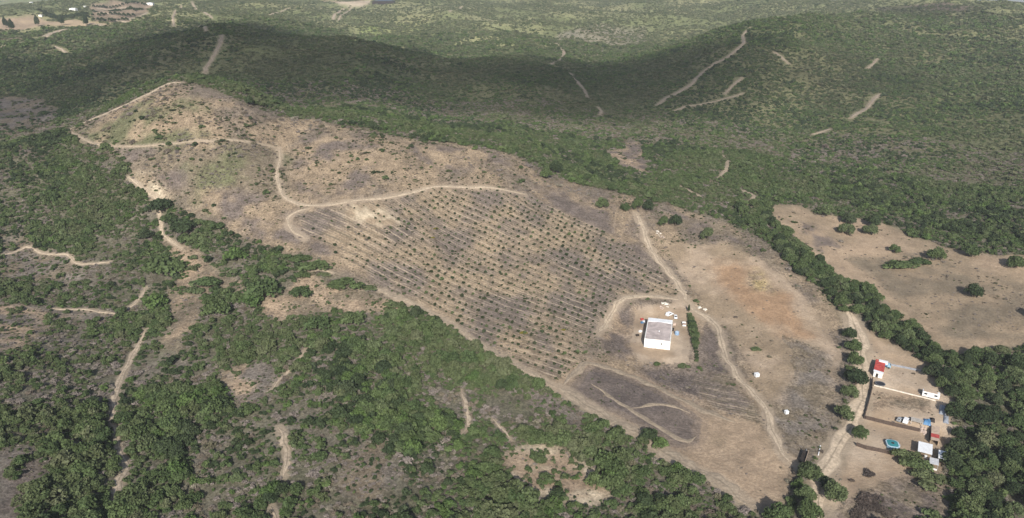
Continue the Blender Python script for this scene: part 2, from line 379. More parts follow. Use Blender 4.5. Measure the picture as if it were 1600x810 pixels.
CLEAN = {'yard': 0.8, 'compound': 0.8, 'slope': 0.55, 'redsoil': 0.5, 'rightfield': 0.55, 'plough': 0.5, 'ploughdark': 0.3, 'farfield': 0.8, 'farbare': 0.8, 'sand': 0.4, 'sandclear': 0.3}
def cover_maps(x, y, want_colour=True):
    """ground colour, shrub cover 0..1, brush cover 0..1, orchard mask"""
    wx = x + (fbm(x, y, 14, 3, 5) - 0.5) * 9; wy = y + (fbm(x, y, 14, 3, 6) - 0.5) * 9
    r = np.hypot(x, y)
    shrub = np.ones(x.shape); brush = np.full(x.shape, 0.6); orch = np.zeros(x.shape); rutm = np.zeros(x.shape); clean = np.zeros(x.shape)
    colr = None
    if want_colour:
        m = fbm(x, y, 16, 4, 41)[..., None]; m2 = fbm(x, y, 55, 3, 42)[..., None]
        near = np.array(GREY) * 0.9 * (1 - m) + np.array((0.115, 0.115, 0.065)) * m
        near = near * (0.75 + 0.4 * m2)
        m3 = sstep(0.35, 0.7, fbm(x, y, 130, 4, 43))[..., None]
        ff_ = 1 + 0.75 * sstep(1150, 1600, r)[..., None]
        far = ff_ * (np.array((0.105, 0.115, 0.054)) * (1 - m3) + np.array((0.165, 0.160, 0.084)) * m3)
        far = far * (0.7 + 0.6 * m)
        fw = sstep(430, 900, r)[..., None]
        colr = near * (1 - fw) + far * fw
    for nm, poly, ca, cb, lam, sh, br in ZW:
        ins = in_poly(wx, wy, poly)
        if not ins.any():
            continue
        shrub[ins] = sh; brush[ins] = br
        if colr is not None:
            soft = ins * 0.28
            for jx, jy in ((4, 1), (-4, -1), (1, 4), (-1, -4), (2.4, -2.4), (-2.4, 2.4)):
                soft = soft + 0.12 * in_poly(wx + jx, wy + jy, poly)
            ins2 = soft > 0
        if nm == 'orchard':
            orch[ins] = 1.0
        rutm[ins] = 0.0; clean[ins] = CLEAN.get(nm, 0.0)
        if nm in ('orchard',):
            rutm[ins] = 1.0
        if nm in ('sand',):
            rutm[ins] = 0.5
        if nm in ('terrace',):
            rutm[ins] = 0.8
        if colr is not None:
            k = sstep(0.33, 0.66, fbm(x[ins2], y[ins2], lam, 4, 50 + len(poly)))[:, None]
            k2 = fbm(x[ins2], y[ins2], 5, 2, 90)[:, None]
            c = np.array(ca) * (1 - k) + np.array(cb) * k
            sf = np.minimum(soft[ins2], 1.0)[:, None]
            colr[ins2] = colr[ins2] * (1 - sf) + sf * c * (0.82 + 0.36 * k2)
    if want_colour:
        return colr, clean, brush, orch, rutm
    return colr, shrub, brush, orch, rutm

def track_dist(x, y, blend=False):
    """distance to the nearest track edge (m), clipped"""
    out = np.full(x.shape, 99.0)
    for nm, q, w, lab in TRW:
        lo, hi = q.min(0) - 16, q.max(0) + 16
        sel = np.where((x > lo[0]) & (x < hi[0]) & (y > lo[1]) & (y < hi[1]))[0]
        if len(sel) == 0:
            continue
        px, py = x[sel], y[sel]
        best = np.full(px.shape, 1e9)
        for i in range(len(q) - 1):
            ax, ay = q[i]; bx, by = q[i + 1]
            near = (px > min(ax, bx) - 14) & (px < max(ax, bx) + 14) & (py > min(ay, by) - 14) & (py < max(ay, by) + 14)
            if not near.any():
                continue
            qx, qy = px[near], py[near]
            l2 = (bx - ax) ** 2 + (by - ay) ** 2 + 1e-9
            t = np.clip(((qx - ax) * (bx - ax) + (qy - ay) * (by - ay)) / l2, 0, 1)
            best[near] = np.minimum(best[near], np.hypot(qx - ax - t * (bx - ax), qy - ay - t * (by - ay)))
        if blend and nm == 'field_mark':
            continue
        out[sel] = np.minimum(out[sel], (best - w / 2) * (2.2 if nm in ('footpath', 'hill_track', 'hill_path', 'field_mark') else 1.0))
    return out

# ------------------------------------------------------------------ materials
def new_mat(name):
    m = bpy.data.materials.new(name)
    m.use_nodes = True
    nt = m.node_tree
    b = nt.nodes['Principled BSDF']
    b.inputs['Specular IOR Level'].default_value = 0.15
    b.inputs['Roughness'].default_value = 0.9
    return m, nt, b
def nd(nt, typ, **kw):
    q = nt.nodes.new(typ)
    for k, v in kw.items():
        setattr(q, k, v)
    return q
def noise(nt, scale, detail=4, vec=None, rough=0.6):
    q = nd(nt, 'ShaderNodeTexNoise')
    q.inputs['Scale'].default_value = scale
    q.inputs['Detail'].default_value = detail
    q.inputs['Roughness'].default_value = rough
    if vec is not None:
        nt.links.new(vec, q.inputs['Vector'])
    return q.outputs['Fac']
def ramp(nt, src, a, b, lo=0.0, hi=1.0):
    q = nd(nt, 'ShaderNodeMapRange', interpolation_type='SMOOTHSTEP')
    nt.links.new(src, q.inputs[0])
    for i, v in zip((1, 2, 3, 4), (a, b, lo, hi)):
        q.inputs[i].default_value = v
    return q.outputs[0]
def mmath(nt, op, a, b=None):
    q = nd(nt, 'ShaderNodeMath', operation=op)
    for i, s in enumerate((a, b)):
        if s is None:
            continue
        if isinstance(s, (int, float)):
            q.inputs[i].default_value = s
        else:
            nt.links.new(s, q.inputs[i])
    return q.outputs[0]
def mixc(nt, fac, a, b, blend='MIX'):
    q = nd(nt, 'ShaderNodeMix', data_type='RGBA', blend_type=blend)
    for i, s in ((0, fac), (6, a), (7, b)):
        if isinstance(s, (int, float)):
            q.inputs[i].default_value = s
        elif isinstance(s, tuple):
            q.inputs[i].default_value = (*s, 1)
        else:
            nt.links.new(s, q.inputs[i])
    return q.outputs[2]

def ground_material():
    m, nt, b = new_mat('ground')
    pos = nd(nt, 'ShaderNodeNewGeometry').outputs['Position']
    at = nd(nt, 'ShaderNodeAttribute', attribute_name='ground').outputs['Color']
    rows = nd(nt, 'ShaderNodeAttribute', attribute_name='rows').outputs['Fac']
    rm = nd(nt, 'ShaderNodeAttribute', attribute_name='rutmask').outputs['Fac']
    n1 = noise(nt, 0.9, 6, pos); n2 = noise(nt, 0.22, 5, pos); n3 = noise(nt, 0.06, 4, pos); n4 = noise(nt, 3.0, 3, pos)
    v = mmath(nt, 'MULTIPLY', ramp(nt, n1, 0.34, 0.68, 0.66, 1.26), ramp(nt, n2, 0.32, 0.68, 0.78, 1.18))
    v = mmath(nt, 'MULTIPLY', v, ramp(nt, n4, 0.32, 0.68, 0.78, 1.2))
    vc = nd(nt, 'ShaderNodeCombineColor')
    for i in range(3):
        nt.links.new(v, vc.inputs[i])
    base = mixc(nt, 1.0, at, vc.outputs[0], 'MULTIPLY')
    # dead grass and litter flecks
    fl = ramp(nt, noise(nt, 1.7, 5, pos, 0.7), 0.58, 0.70)
    base = mixc(nt, mmath(nt, 'MULTIPLY', fl, 0.25), base, (0.10, 0.085, 0.07))
    pf = ramp(nt, noise(nt, 0.55, 6, pos, 0.7), 0.57, 0.68)
    base = mixc(nt, mmath(nt, 'MULTIPLY', pf, 0.16), base, (0.47, 0.39, 0.30))
    cl = nd(nt, 'ShaderNodeAttribute', attribute_name='clean').outputs['Fac']
    base = mixc(nt, cl, base, at)
    # wheel ruts and ploughed strips between the orchard rows
    rw = mmath(nt, 'ADD', rows, mmath(nt, 'MULTIPLY', mmath(nt, 'SUBTRACT', n2, 0.5), 0.18))
    f1 = mmath(nt, 'ABSOLUTE', mmath(nt, 'SUBTRACT', mmath(nt, 'FRACT', rw), 0.5))
    s1 = ramp(nt, f1, 0.15, 0.03)
    f2 = mmath(nt, 'ABSOLUTE', mmath(nt, 'SUBTRACT', mmath(nt, 'FRACT', mmath(nt, 'MULTIPLY', rw, 3.0)), 0.5))
    s2 = ramp(nt, f2, 0.2, 0.05)
    gate = ramp(nt, noise(nt, 0.045, 3, pos), 0.42, 0.62)
    gate2 = ramp(nt, noise(nt, 0.16, 4, pos), 0.45, 0.6)
    stripe = mmath(nt, 'MAXIMUM', mmath(nt, 'MULTIPLY', s1, mmath(nt, 'ADD', mmath(nt, 'MULTIPLY', gate, 0.65), 0.2)), mmath(nt, 'MULTIPLY', s2, mmath(nt, 'MULTIPLY', gate2, 0.65)))
    stripe = mmath(nt, 'MULTIPLY', stripe, rm)
    base = mixc(nt, mmath(nt, 'MULTIPLY', stripe, ramp(nt, n1, 0.35, 0.6, 0.45, 1.0)), base, (0.42, 0.34, 0.25))
    dk = mmath(nt, 'MULTIPLY', mmath(nt, 'MULTIPLY', ramp(nt, f1, 0.30, 0.46), rm), 0.5)
    base = mixc(nt, dk, base, (0.115, 0.105, 0.075))
    nt.links.new(base, b.inputs['Base Color'])
    bm = nd(nt, 'ShaderNodeBump'); bm.inputs['Distance'].default_value = 0.5; bm.inputs['Strength'].default_value = 0.7
    nt.links.new(mmath(nt, 'ADD', n1, mmath(nt, 'MULTIPLY', n4, 0.4)), bm.inputs['Height'])
    nt.links.new(bm.outputs[0], b.inputs['Normal'])
    b.inputs['Roughness'].default_value = 1.0
    b.inputs['Specular IOR Level'].default_value = 0.05
    return m

def track_material(name='track_dirt', tint=1.0):
    m, nt, b = new_mat(name)
    pos = nd(nt, 'ShaderNodeNewGeometry').outputs['Position']
    across = nd(nt, 'ShaderNodeAttribute', attribute_name='across').outputs['Fac']
    n1 = noise(nt, 0.8, 6, pos); n2 = noise(nt, 0.15, 4, pos)
    c = mixc(nt, ramp(nt, n2, 0.3, 0.7), (0.44, 0.355, 0.26), (0.36, 0.29, 0.215))
    v = ramp(nt, n1, 0.3, 0.7, 0.75 * tint, 1.25 * tint)
    vc = nd(nt, 'ShaderNodeCombineColor')
    for i in range(3):
        nt.links.new(v, vc.inputs[i])
    c = mixc(nt, 1.0, c, vc.outputs[0], 'MULTIPLY')
    mid = mmath(nt, 'MULTIPLY', ramp(nt, mmath(nt, 'ADD', mmath(nt, 'ABSOLUTE', across), mmath(nt, 'MULTIPLY', n1, 0.15)), 0.28, 0.1), ramp(nt, n2, 0.35, 0.6, 0.35, 0.85))
    c = mixc(nt, mid, c, (0.20, 0.165, 0.12))
    edge = mmath(nt, 'MULTIPLY', ramp(nt, mmath(nt, 'ADD', mmath(nt, 'ABSOLUTE', across), mmath(nt, 'MULTIPLY', mmath(nt, 'SUBTRACT', n1, 0.5), 0.9)), 0.75, 1.0), 0.7)
    c = mixc(nt, edge, c, (0.24, 0.195, 0.145))
    nt.links.new(c, b.inputs['Base Color'])
    bm = nd(nt, 'ShaderNodeBump'); bm.inputs['Distance'].default_value = 0.2
    nt.links.new(n1, bm.inputs['Height']); nt.links.new(bm.outputs[0], b.inputs['Normal'])
    return m

def leaf_material(name, c1, c2, c3, trans=0.2):
    m = bpy.data.materials.new(name); m.use_nodes = True
    nt = m.node_tree
    nt.nodes.remove(nt.nodes['Principled BSDF'])
    out = nt.nodes['Material Output']
    rnd = nd(nt, 'ShaderNodeObjectInfo').outputs['Random']
    lf = nd(nt, 'ShaderNodeAttribute', attribute_name='leaf').outputs['Fac']
    c = mixc(nt, ramp(nt, rnd, 0.0, 0.55), c1, c2)
    c = mixc(nt, ramp(nt, rnd, 0.55, 1.0), c, c3)
    v = mmath(nt, 'ADD', 0.62, mmath(nt, 'MULTIPLY', lf, 0.76))
    vc = nd(nt, 'ShaderNodeCombineColor')
    for i in range(3):
        nt.links.new(v, vc.inputs[i])
    c = mixc(nt, 1.0, c, vc.outputs[0], 'MULTIPLY')
    d = nd(nt, 'ShaderNodeBsdfDiffuse'); t = nd(nt, 'ShaderNodeBsdfTranslucent'); mx = nd(nt, 'ShaderNodeMixShader')
    nt.links.new(c, d.inputs[0]); nt.links.new(c, t.inputs[0])
    mx.inputs[0].default_value = trans
    nt.links.new(d.outputs[0], mx.inputs[1]); nt.links.new(t.outputs[0], mx.inputs[2])
    nt.links.new(mx.outputs[0], out.inputs['Surface'])
    return m

def plain(name, colour, rough=0.7, spec=0.3, metal=0.0, var=0.18, scale=1.5):
    m, nt, b = new_mat(name)
    pos = nd(nt, 'ShaderNodeTexCoord').outputs['Object']
    n1 = noise(nt, scale, 5, pos)
    v = ramp(nt, n1, 0.3, 0.7, 1 - var, 1 + var * 0.6)
    vc = nd(nt, 'ShaderNodeCombineColor')
    for i in range(3):
        nt.links.new(v, vc.inputs[i])
    nt.links.new(mixc(nt, 1.0, tuple(colour), vc.outputs[0], 'MULTIPLY'), b.inputs['Base Color'])
    b.inputs['Roughness'].default_value = rough
    b.inputs['Specular IOR Level'].default_value = spec
    b.inputs['Metallic'].default_value = metal
    return m

# ------------------------------------------------------------------ object helpers
def tag(o, label=None, cat=None, group=None, kind=None):
    for k, v in (('label', label), ('category', cat), ('group', group), ('kind', kind)):
        if v:
            o[k] = v
    return o
def link(name, me, parent=None):
    o = bpy.data.objects.new(name, me)
    COL.objects.link(o)
    if parent is not None:
        o.parent = parent
    return o
def empty(name, loc, rz=0.0):
    o = link(name, None)
    o.empty_display_size = 0.5
    o.location = loc
    o.rotation_euler = (0, 0, rz)
    return o
def mesh_np(name, verts, faces, mat=None, smooth=False):
    """verts (n,3); faces (m,k) array of equal-size polygons"""
    verts = np.asarray(verts, np.float32); faces = np.asarray(faces, np.int32)
    me = bpy.data.meshes.new(name)
    m, k = faces.shape
    me.vertices.add(len(verts)); me.vertices.foreach_set('co', verts.ravel())
    me.loops.add(m * k); me.loops.foreach_set('vertex_index', faces.ravel())
    me.polygons.add(m); me.polygons.foreach_set('loop_start', np.arange(0, m * k, k, dtype=np.int32))
    if smooth:
        me.polygons.foreach_set('use_smooth', np.ones(m, bool))
    me.update(calc_edges=True)
    if mat is not None:
        me.materials.append(mat)
    return me
def fattr(me, name, vals, domain='POINT'):
    a = me.attributes.new(name, 'FLOAT', domain)
    a.data.foreach_set('value', np.asarray(vals, np.float32).ravel())

class MB:
    def __init__(self):
        self.v, self.f = [], []
    def add(self, vs, fs):
        b = len(self.v)
        self.v += [tuple(p) for p in vs]
        self.f += [tuple(i + b for i in q) for q in fs]
        return self
    def box(self, cx, cy, z0, sx, sy, sz, taper=0.0):
        hx, hy = sx / 2, sy / 2
        tx, ty = hx - taper, hy - taper
        vs = [(cx - hx, cy - hy, z0), (cx + hx, cy - hy, z0), (cx + hx, cy + hy, z0), (cx - hx, cy + hy, z0),
              (cx - tx, cy - ty, z0 + sz), (cx + tx, cy - ty, z0 + sz), (cx + tx, cy + ty, z0 + sz), (cx - tx, cy + ty, z0 + sz)]
        return self.add(vs, [(3, 2, 1, 0), (4, 5, 6, 7), (0, 1, 5, 4), (1, 2, 6, 5), (2, 3, 7, 6), (3, 0, 4, 7)])
    def cyl(self, p0, p1, r0, r1=None, k=10):
        r1 = r0 if r1 is None else r1
        p0, p1 = Vector(p0), Vector(p1)
        d = (p1 - p0).normalized()
        a = d.orthogonal().normalized(); b = d.cross(a)
        vs = [p0 + (a * math.cos(t) + b * math.sin(t)) * r0 for t in [2 * math.pi * i / k for i in range(k)]]
        vs += [p1 + (a * math.cos(t) + b * math.sin(t)) * r1 for t in [2 * math.pi * i / k for i in range(k)]]
        fs = [(i, (i + 1) % k, k + (i + 1) % k, k + i) for i in range(k)]
        fs += [tuple(range(k - 1, -1, -1)), tuple(range(k, 2 * k))]
        return self.add(vs, fs)
    def prism(self, prof, y0, y1):
        """profile in x-z, extruded along y"""
        k = len(prof)
        vs = [(x, y0, z) for x, z in prof] + [(x, y1, z) for x, z in prof]
        fs = [(i, i + k, (i + 1) % k + k, (i + 1) % k) for i in range(k)]
        fs += [tuple(range(k)), tuple(range(2 * k - 1, k - 1, -1))]
        return self.add(vs, fs)
    def build(self, name, mat, parent=None, bevel=0.0):
        me = bpy.data.meshes.new(name)
        me.from_pydata(self.v, [], self.f)
        me.update()
        me.materials.append(mat)
        o = link(name, me, parent)
        if bevel:
            md = o.modifiers.new('bevel', 'BEVEL'); md.width = bevel; md.segments = 2; md.limit_method = 'ANGLE'
        return o

# ------------------------------------------------------------------ ground sheet
idx = np.arange(NR * NA).reshape(NR, NA)
faces = np.stack([idx[:-1, :-1], idx[:-1, 1:], idx[1:, 1:], idx[1:, :-1]], -1).reshape(-1, 4)[:, ::-1]
fx, fy = TX.ravel(), TY.ravel()
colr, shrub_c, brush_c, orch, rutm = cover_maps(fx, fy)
td = track_dist(fx, fy, True)
tw_ = (sstep(2.6, 0.0, td + (fbm(fx, fy, 6, 3, 77) - 0.5) * 4) * 0.7)[:, None]
colr = colr * (1 - tw_) + np.array((0.36, 0.29, 0.215)) * tw_
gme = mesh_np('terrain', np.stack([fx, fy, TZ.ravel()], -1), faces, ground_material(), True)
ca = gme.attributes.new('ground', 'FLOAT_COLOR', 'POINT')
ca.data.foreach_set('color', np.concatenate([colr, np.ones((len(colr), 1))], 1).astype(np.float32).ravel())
fattr(gme, 'clean', np.maximum(shrub_c, tw_[:, 0]))
fattr(gme, 'rows', row_coord(fx, fy))
fattr(gme, 'rutmask', rutm * np.clip(td / 3, 0, 1))
terrain = tag(link('terrain', gme), 'hilly scrubland ground with cleared tan slopes', kind='structure')

TRM = track_material(); TRM_DULL = track_material('bare_strip', 0.78); TRM_ROAD = track_material('road_dirt', 1.16); TRM_MARK = track_material('wheel_mark', 0.68)
for nm, q, w, lab in TRW:
    d = np.gradient(q, axis=0); d /= np.maximum(np.hypot(d[:, 0], d[:, 1])[:, None], 1e-6)
    nrm = np.stack([-d[:, 1], d[:, 0]], 1)
    s = np.arange(len(q))
    endw = np.clip(np.minimum(s, s[::-1]) / 5.0, 0.06, 1)
    if nm in ('hill_track', 'far_track'):
        w = w * 0.82
    q = q + nrm * ((vnoise(s * 0.3, s * 0 + 3.7 * len(q), 8) - 0.5) * min(w, 3.0) * 0.5)[:, None]
    wl = (w / 2) * (0.45 + 1.0 * vnoise(s * 0.45, s * 0 + len(q), 3)) * endw
    wr = (w / 2) * (0.45 + 1.0 * vnoise(s * 0.45, s * 0 + len(q), 4)) * endw
    offs = np.array([-1, -0.6, -0.2, 0.2, 0.6, 1.0])
    V = []
    for k, t in enumerate(offs):
        ww = np.where(t < 0, wl, wr)
        V.append(q + nrm * (ww * t)[:, None])
    V = np.stack(V, 1)
    lift = np.where(np.abs(offs) > 0.9, 0.03, 0.14) * (1 + np.hypot(V[..., 0], V[..., 1]) / 500.0)
    Z = h_at(V[..., 0], V[..., 1]) + lift
    vv = np.concatenate([V, Z[..., None]], -1).reshape(-1, 3)
    ii = np.arange(len(q) * 6).reshape(len(q), 6)
    ff = np.stack([ii[:-1, :-1], ii[:-1, 1:], ii[1:, 1:], ii[1:, :-1]], -1).reshape(-1, 4)[:, ::-1]
    me = mesh_np(nm, vv, ff, TRM_ROAD if nm == 'dirt_road' else TRM_MARK if nm == 'field_mark' else TRM_DULL if nm in ('hill_track', 'hill_path', 'field_edge') else TRM, True)
    fattr(me, 'across', np.tile(offs, len(q)))
    tag(link(nm, me), lab, kind='structure')

# ------------------------------------------------------------------ vegetation: leaf clouds
LEAF = {
 'dark': leaf_material('leaf_dark', (0.0417, 0.0598, 0.0314), (0.0554, 0.0778, 0.0377), (0.0687, 0.0886, 0.0480)),
 'mid': leaf_material('leaf_mid', (0.0712, 0.1030, 0.0447), (0.0932, 0.1264, 0.0531), (0.1121, 0.1407, 0.0684)),
 'bright': leaf_material('leaf_bright', (0.0768, 0.1208, 0.0422), (0.0975, 0.1458, 0.0503), (0.1200, 0.1573, 0.0658)),
 'olive': leaf_material('leaf_olive', (0.0864, 0.1119, 0.0511), (0.1045, 0.1277, 0.0603), (0.1278, 0.1414, 0.0778)),
 'pale': leaf_material('leaf_pale_far', (0.1249, 0.1467, 0.0770), (0.1540, 0.1715, 0.0931), (0.1825, 0.1869, 0.1084)),
 'grey': leaf_material('twig_grey', (0.195, 0.168, 0.150), (0.245, 0.210, 0.185), (0.205, 0.188, 0.138), 0.05),
 'brown': leaf_material('twig_brown', (0.130, 0.108, 0.090), (0.165, 0.138, 0.105), (0.125, 0.118, 0.075), 0.05),
 'yellow': leaf_material('leaf_yellow', (0.20, 0.18, 0.03), (0.22, 0.19, 0.03), (0.24, 0.20, 0.04)),
 'sapling': leaf_material('leaf_sapling', (0.042, 0.058, 0.026), (0.052, 0.066, 0.032), (0.062, 0.072, 0.038)),
}
BARK = plain('bark', (0.10, 0.08, 0.06), 0.95, 0.1)

def leaf_cloud(g, nlobes, nleaf, size, flat=0.75, spread=0.62, lobe=(0.32, 0.55), twig=False, low=-0.25, zr=(0.45, 1.0)):
    """many small leaf sprays on an uneven cluster of lobes that fills a dome of radius about 1 standing on z=0"""
    C, L = [], []
    for i in range(nlobes):
        a = g.uniform(0, 2 * math.pi); d = spread * math.sqrt(g.uniform(0, 1))
        rl = g.uniform(*lobe) * (1.05 - 0.35 * d)
        zc = (1 - (d / (spread + 0.35)) ** 2) * g.uniform(*zr) * flat
        C.append((d * math.cos(a), d * math.sin(a), max(zc, rl * 0.55))); L.append(rl)
    C = np.array(C); L = np.array(L)
    pick = g.choice(nlobes, nleaf, p=L ** 2 / (L ** 2).sum())
    dr = g.normal(size=(nleaf, 3)); dr /= np.linalg.norm(dr, axis=1)[:, None]
    dr[:, 2] = np.where(dr[:, 2] < low, -dr[:, 2], dr[:, 2])
    rad = L[pick] * (0.72 + 0.38 * g.random(nleaf) ** 1.5)
    pos = C[pick] + dr * rad[:, None] * np.array([1, 1, 0.85])
    pos[:, 2] = np.maximum(pos[:, 2], 0.02)
    nrm = dr + g.normal(size=(nleaf, 3)) * (0.75 if not twig else 1.6); nrm /= np.linalg.norm(nrm, axis=1)[:, None]
    t = np.cross(nrm, g.normal(size=(nleaf, 3))); t /= np.linalg.norm(t, axis=1)[:, None]
    b = np.cross(nrm, t)
    s = size * g.uniform(0.55, 1.4, nleaf)[:, None]
    el = (1.25 if not twig else 2.2)
    q = np.stack([pos - t * s * el * .5, pos + b * s * (.5 if not twig else .3), pos + t * s * el * .5, pos - b * s * (.5 if not twig else .3)], 1)
    V = q.reshape(-1, 3); Fc = np.arange(nleaf * 4).reshape(-1, 4)
    lobev = g.random(nlobes)[pick]
    val = np.clip(0.45 * g.random(nleaf) + 0.55 * lobev, 0, 1)
    return V, Fc, val
def cloud_mesh(name, mat, seed, *a, **k):
    V, Fc, val = leaf_cloud(np.random.default_rng(seed), *a, **k)
    me = mesh_np(name, V, Fc, mat)
    fattr(me, 'leaf', val, 'FACE')
    return me

# trees: trunk with limbs, crown of leaf sprays; unit size (crown radius 1, total height about 1.75)
def trunk_mesh(seed):
    g = random.Random(seed)
    mb = MB()
    base, fork = Vector((0, 0, -0.12)), Vector((g.uniform(-.05, .05), g.uniform(-.05, .05), 0.5))
    mb.cyl(base, fork, 0.11, 0.075, 7)
    for i in range(5):
        a = 2 * math.pi * (i + g.random() * .6) / 5
        e = fork + Vector((math.cos(a) * g.uniform(.35, .6), math.sin(a) * g.uniform(.35, .6), g.uniform(.4, .75)))
        mb.cyl(fork, e, 0.055, 0.018, 5)
    me = bpy.data.meshes.new('trunk'); me.from_pydata(mb.v, [], mb.f); me.update(); me.materials.append(BARK)
    return me
TRUNKS = [trunk_mesh(s) for s in range(3)]
CROWN = {}
for key, nv in (('dark', 4), ('mid', 5), ('bright', 3), ('olive', 3), ('grey', 1), ('yellow', 1)):
    CROWN[key] = []
    for s in range(nv):
        me = cloud_mesh('crown', LEAF[key], 100 + s * 7 + len(key), 22 + s, 2400, 0.115, flat=0.95, spread=0.74, lobe=(0.30, 0.48), low=-0.7, zr=(0.62, 1.05))
        CROWN[key].append(me)
SHRUB = {}
for key, nv in (('dark', 4), ('mid', 5), ('bright', 4), ('olive', 4)):
    SHRUB[key] = [cloud_mesh('shrub', LEAF[key], 300 + s * 5 + len(key), 10 + 2 * s, 950, 0.15, flat=0.72, spread=0.68, lobe=(0.28, 0.5), zr=(0.6, 1.05)) for s in range(nv)]

def make_tree(x, y, rad, label, key='mid', group=None, hz=1.0, aspect=1.0, rz=None, name='tree', sink=0.0, cat='tree'):
    z = float(h_at(x, y))
    t = empty(name, (x, y, z - 0.05), random.uniform(0, 6.28) if rz is None else rz)
    tr = link('trunk', random.choice(TRUNKS), t); tr.scale = (rad * 0.9, rad * 0.9, rad * hz)
    cr = link('crown', random.choice(CROWN[key]), t)
    cr.location = (0, 0, rad * hz * 0.06); cr.scale = (rad * aspect, rad, rad * hz * 1.05)
    tag(t, label, cat, group)
    return t
def make_shrub(x, y, rad, label, key='mid', group=None, hz=1.0, aspect=1.0, rz=None, name='shrub'):
    o = link(name, random.choice(SHRUB[key]))
    o.location = (x, y, float(h_at(x, y)) - 0.08 * rad)
    o.rotation_euler = (0, 0, random.uniform(0, 6.28) if rz is None else rz)
    o.scale = (rad * aspect, rad, rad * hz)
    return tag(o, label, 'shrub', group)
OCC = []     # x, y, radius kept clear of scattered scrub
def tree_px(u, v, dpx, label, key='mid', kind='tree', **k):
    """a tree whose crown is seen around (u, v) with this width"""
    p = ground(u, v + 0.22 * dpx)
    rad = dpx / ppm(p) / 2 * 1.0
    OCC.append((p.x, p.y, rad * 0.9))
    if kind != 'tree':
        rad *= 1.15
    if kind == 'tree':
        return make_tree(p.x, p.y, rad, label, key, **k)
    return make_shrub(p.x, p.y, rad, label, key, **k)

LONE = [
 (940,320,22,'mid','round green tree on the slope above the orchard, apart from its neighbours'),
 (977,326,18,'mid','smaller round tree at the upper end of the dirt track'),
 (997,322,24,'mid','green tree of the touching pair above the track end, nearer the track'),
 (1014,324,22,'dark','darker tree of the touching pair above the track end'),
 (1037,349,20,'mid','round tree of the pair above the white rubble, nearer the dirt track'),
 (1055,348,23,'dark','round tree of the pair above the white rubble, farther from the track'),
 (1105,369,25,'mid','lone round tree on the bare slope east of the rubble'),
 (853,274,22,'mid','round tree on the ridge line above the orchard'),
 (868,264,24,'dark','dark tree just behind the ridge tree above the orchard'),
 (917,280,16,'mid','small tree at the edge of the valley scrub above the orchard'),
 (957,295,16,'mid','small round tree on the field edge over the lone slope tree'),
 (388,160,17,'dark','single dark bush on the crest of the cleared hill'),
 (1325,345,24,'dark','upper dark tree of the stacked pair in the tan field'),
 (1321,360,26,'mid','lower round tree of the stacked pair in the tan field'),
 (1362,349,26,'dark','darker tree of the close pair at the top of the tan field'),
 (1358,361,24,'mid','lighter tree of the close pair at the top of the tan field'),
 (1398,391,19,'mid','small round tree above the long bush in the tan field'),
 (1462,400,28,'mid','round tree at the end of the long bush in the tan field'),
 (1515,395,27,'mid','lone round tree near the upper edge of the tan field'),
 (1586,412,29,'mid','round tree in the tan field at the picture edge, below the woods'),
 (1519,458,29,'dark','lone dark round tree in the lower tan field'),
 (1290,331,26,'mid','round tree at the scrub edge beside the head of the tan field'),
 (1612,490,26,'dark','dark tree cut by the picture edge in the tan field'),
 (1343,678,27,'mid','round tree at the wall corner beside the dirt road'),
 (1265,741,40,'olive','pale olive tree where the two rut track meets the road'),
 (1292,757,28,'dark','dark tree just over the junction, behind a bigger green one'),
 (1302,770,42,'mid','big green tree beside the road junction'),
 (1257,775,34,'mid','green tree below the road junction, on the field side'),
 (1262,800,44,'mid','big green tree at the bottom edge left of the road'),
 (1216,806,46,'mid','large round tree at the bottom edge on the bare field'),
 (1315,648,34,'mid','round tree at the lower end of the roadside row'),
 (1327,614,28,'mid','roadside tree second from the lower end of the row'),
 (1337,592,36,'dark','large dark roadside tree in the middle of the row'),
 (1335,563,28,'mid','roadside tree just above the largest one'),
 (1331,543,28,'mid','roadside tree second from the top of the row'),
 (1326,524,24,'dark','roadside tree at the top of the row'),
]
for u, v, d, key, lab in LONE:
    tree_px(u, v, d, lab, key, hz=1.12)
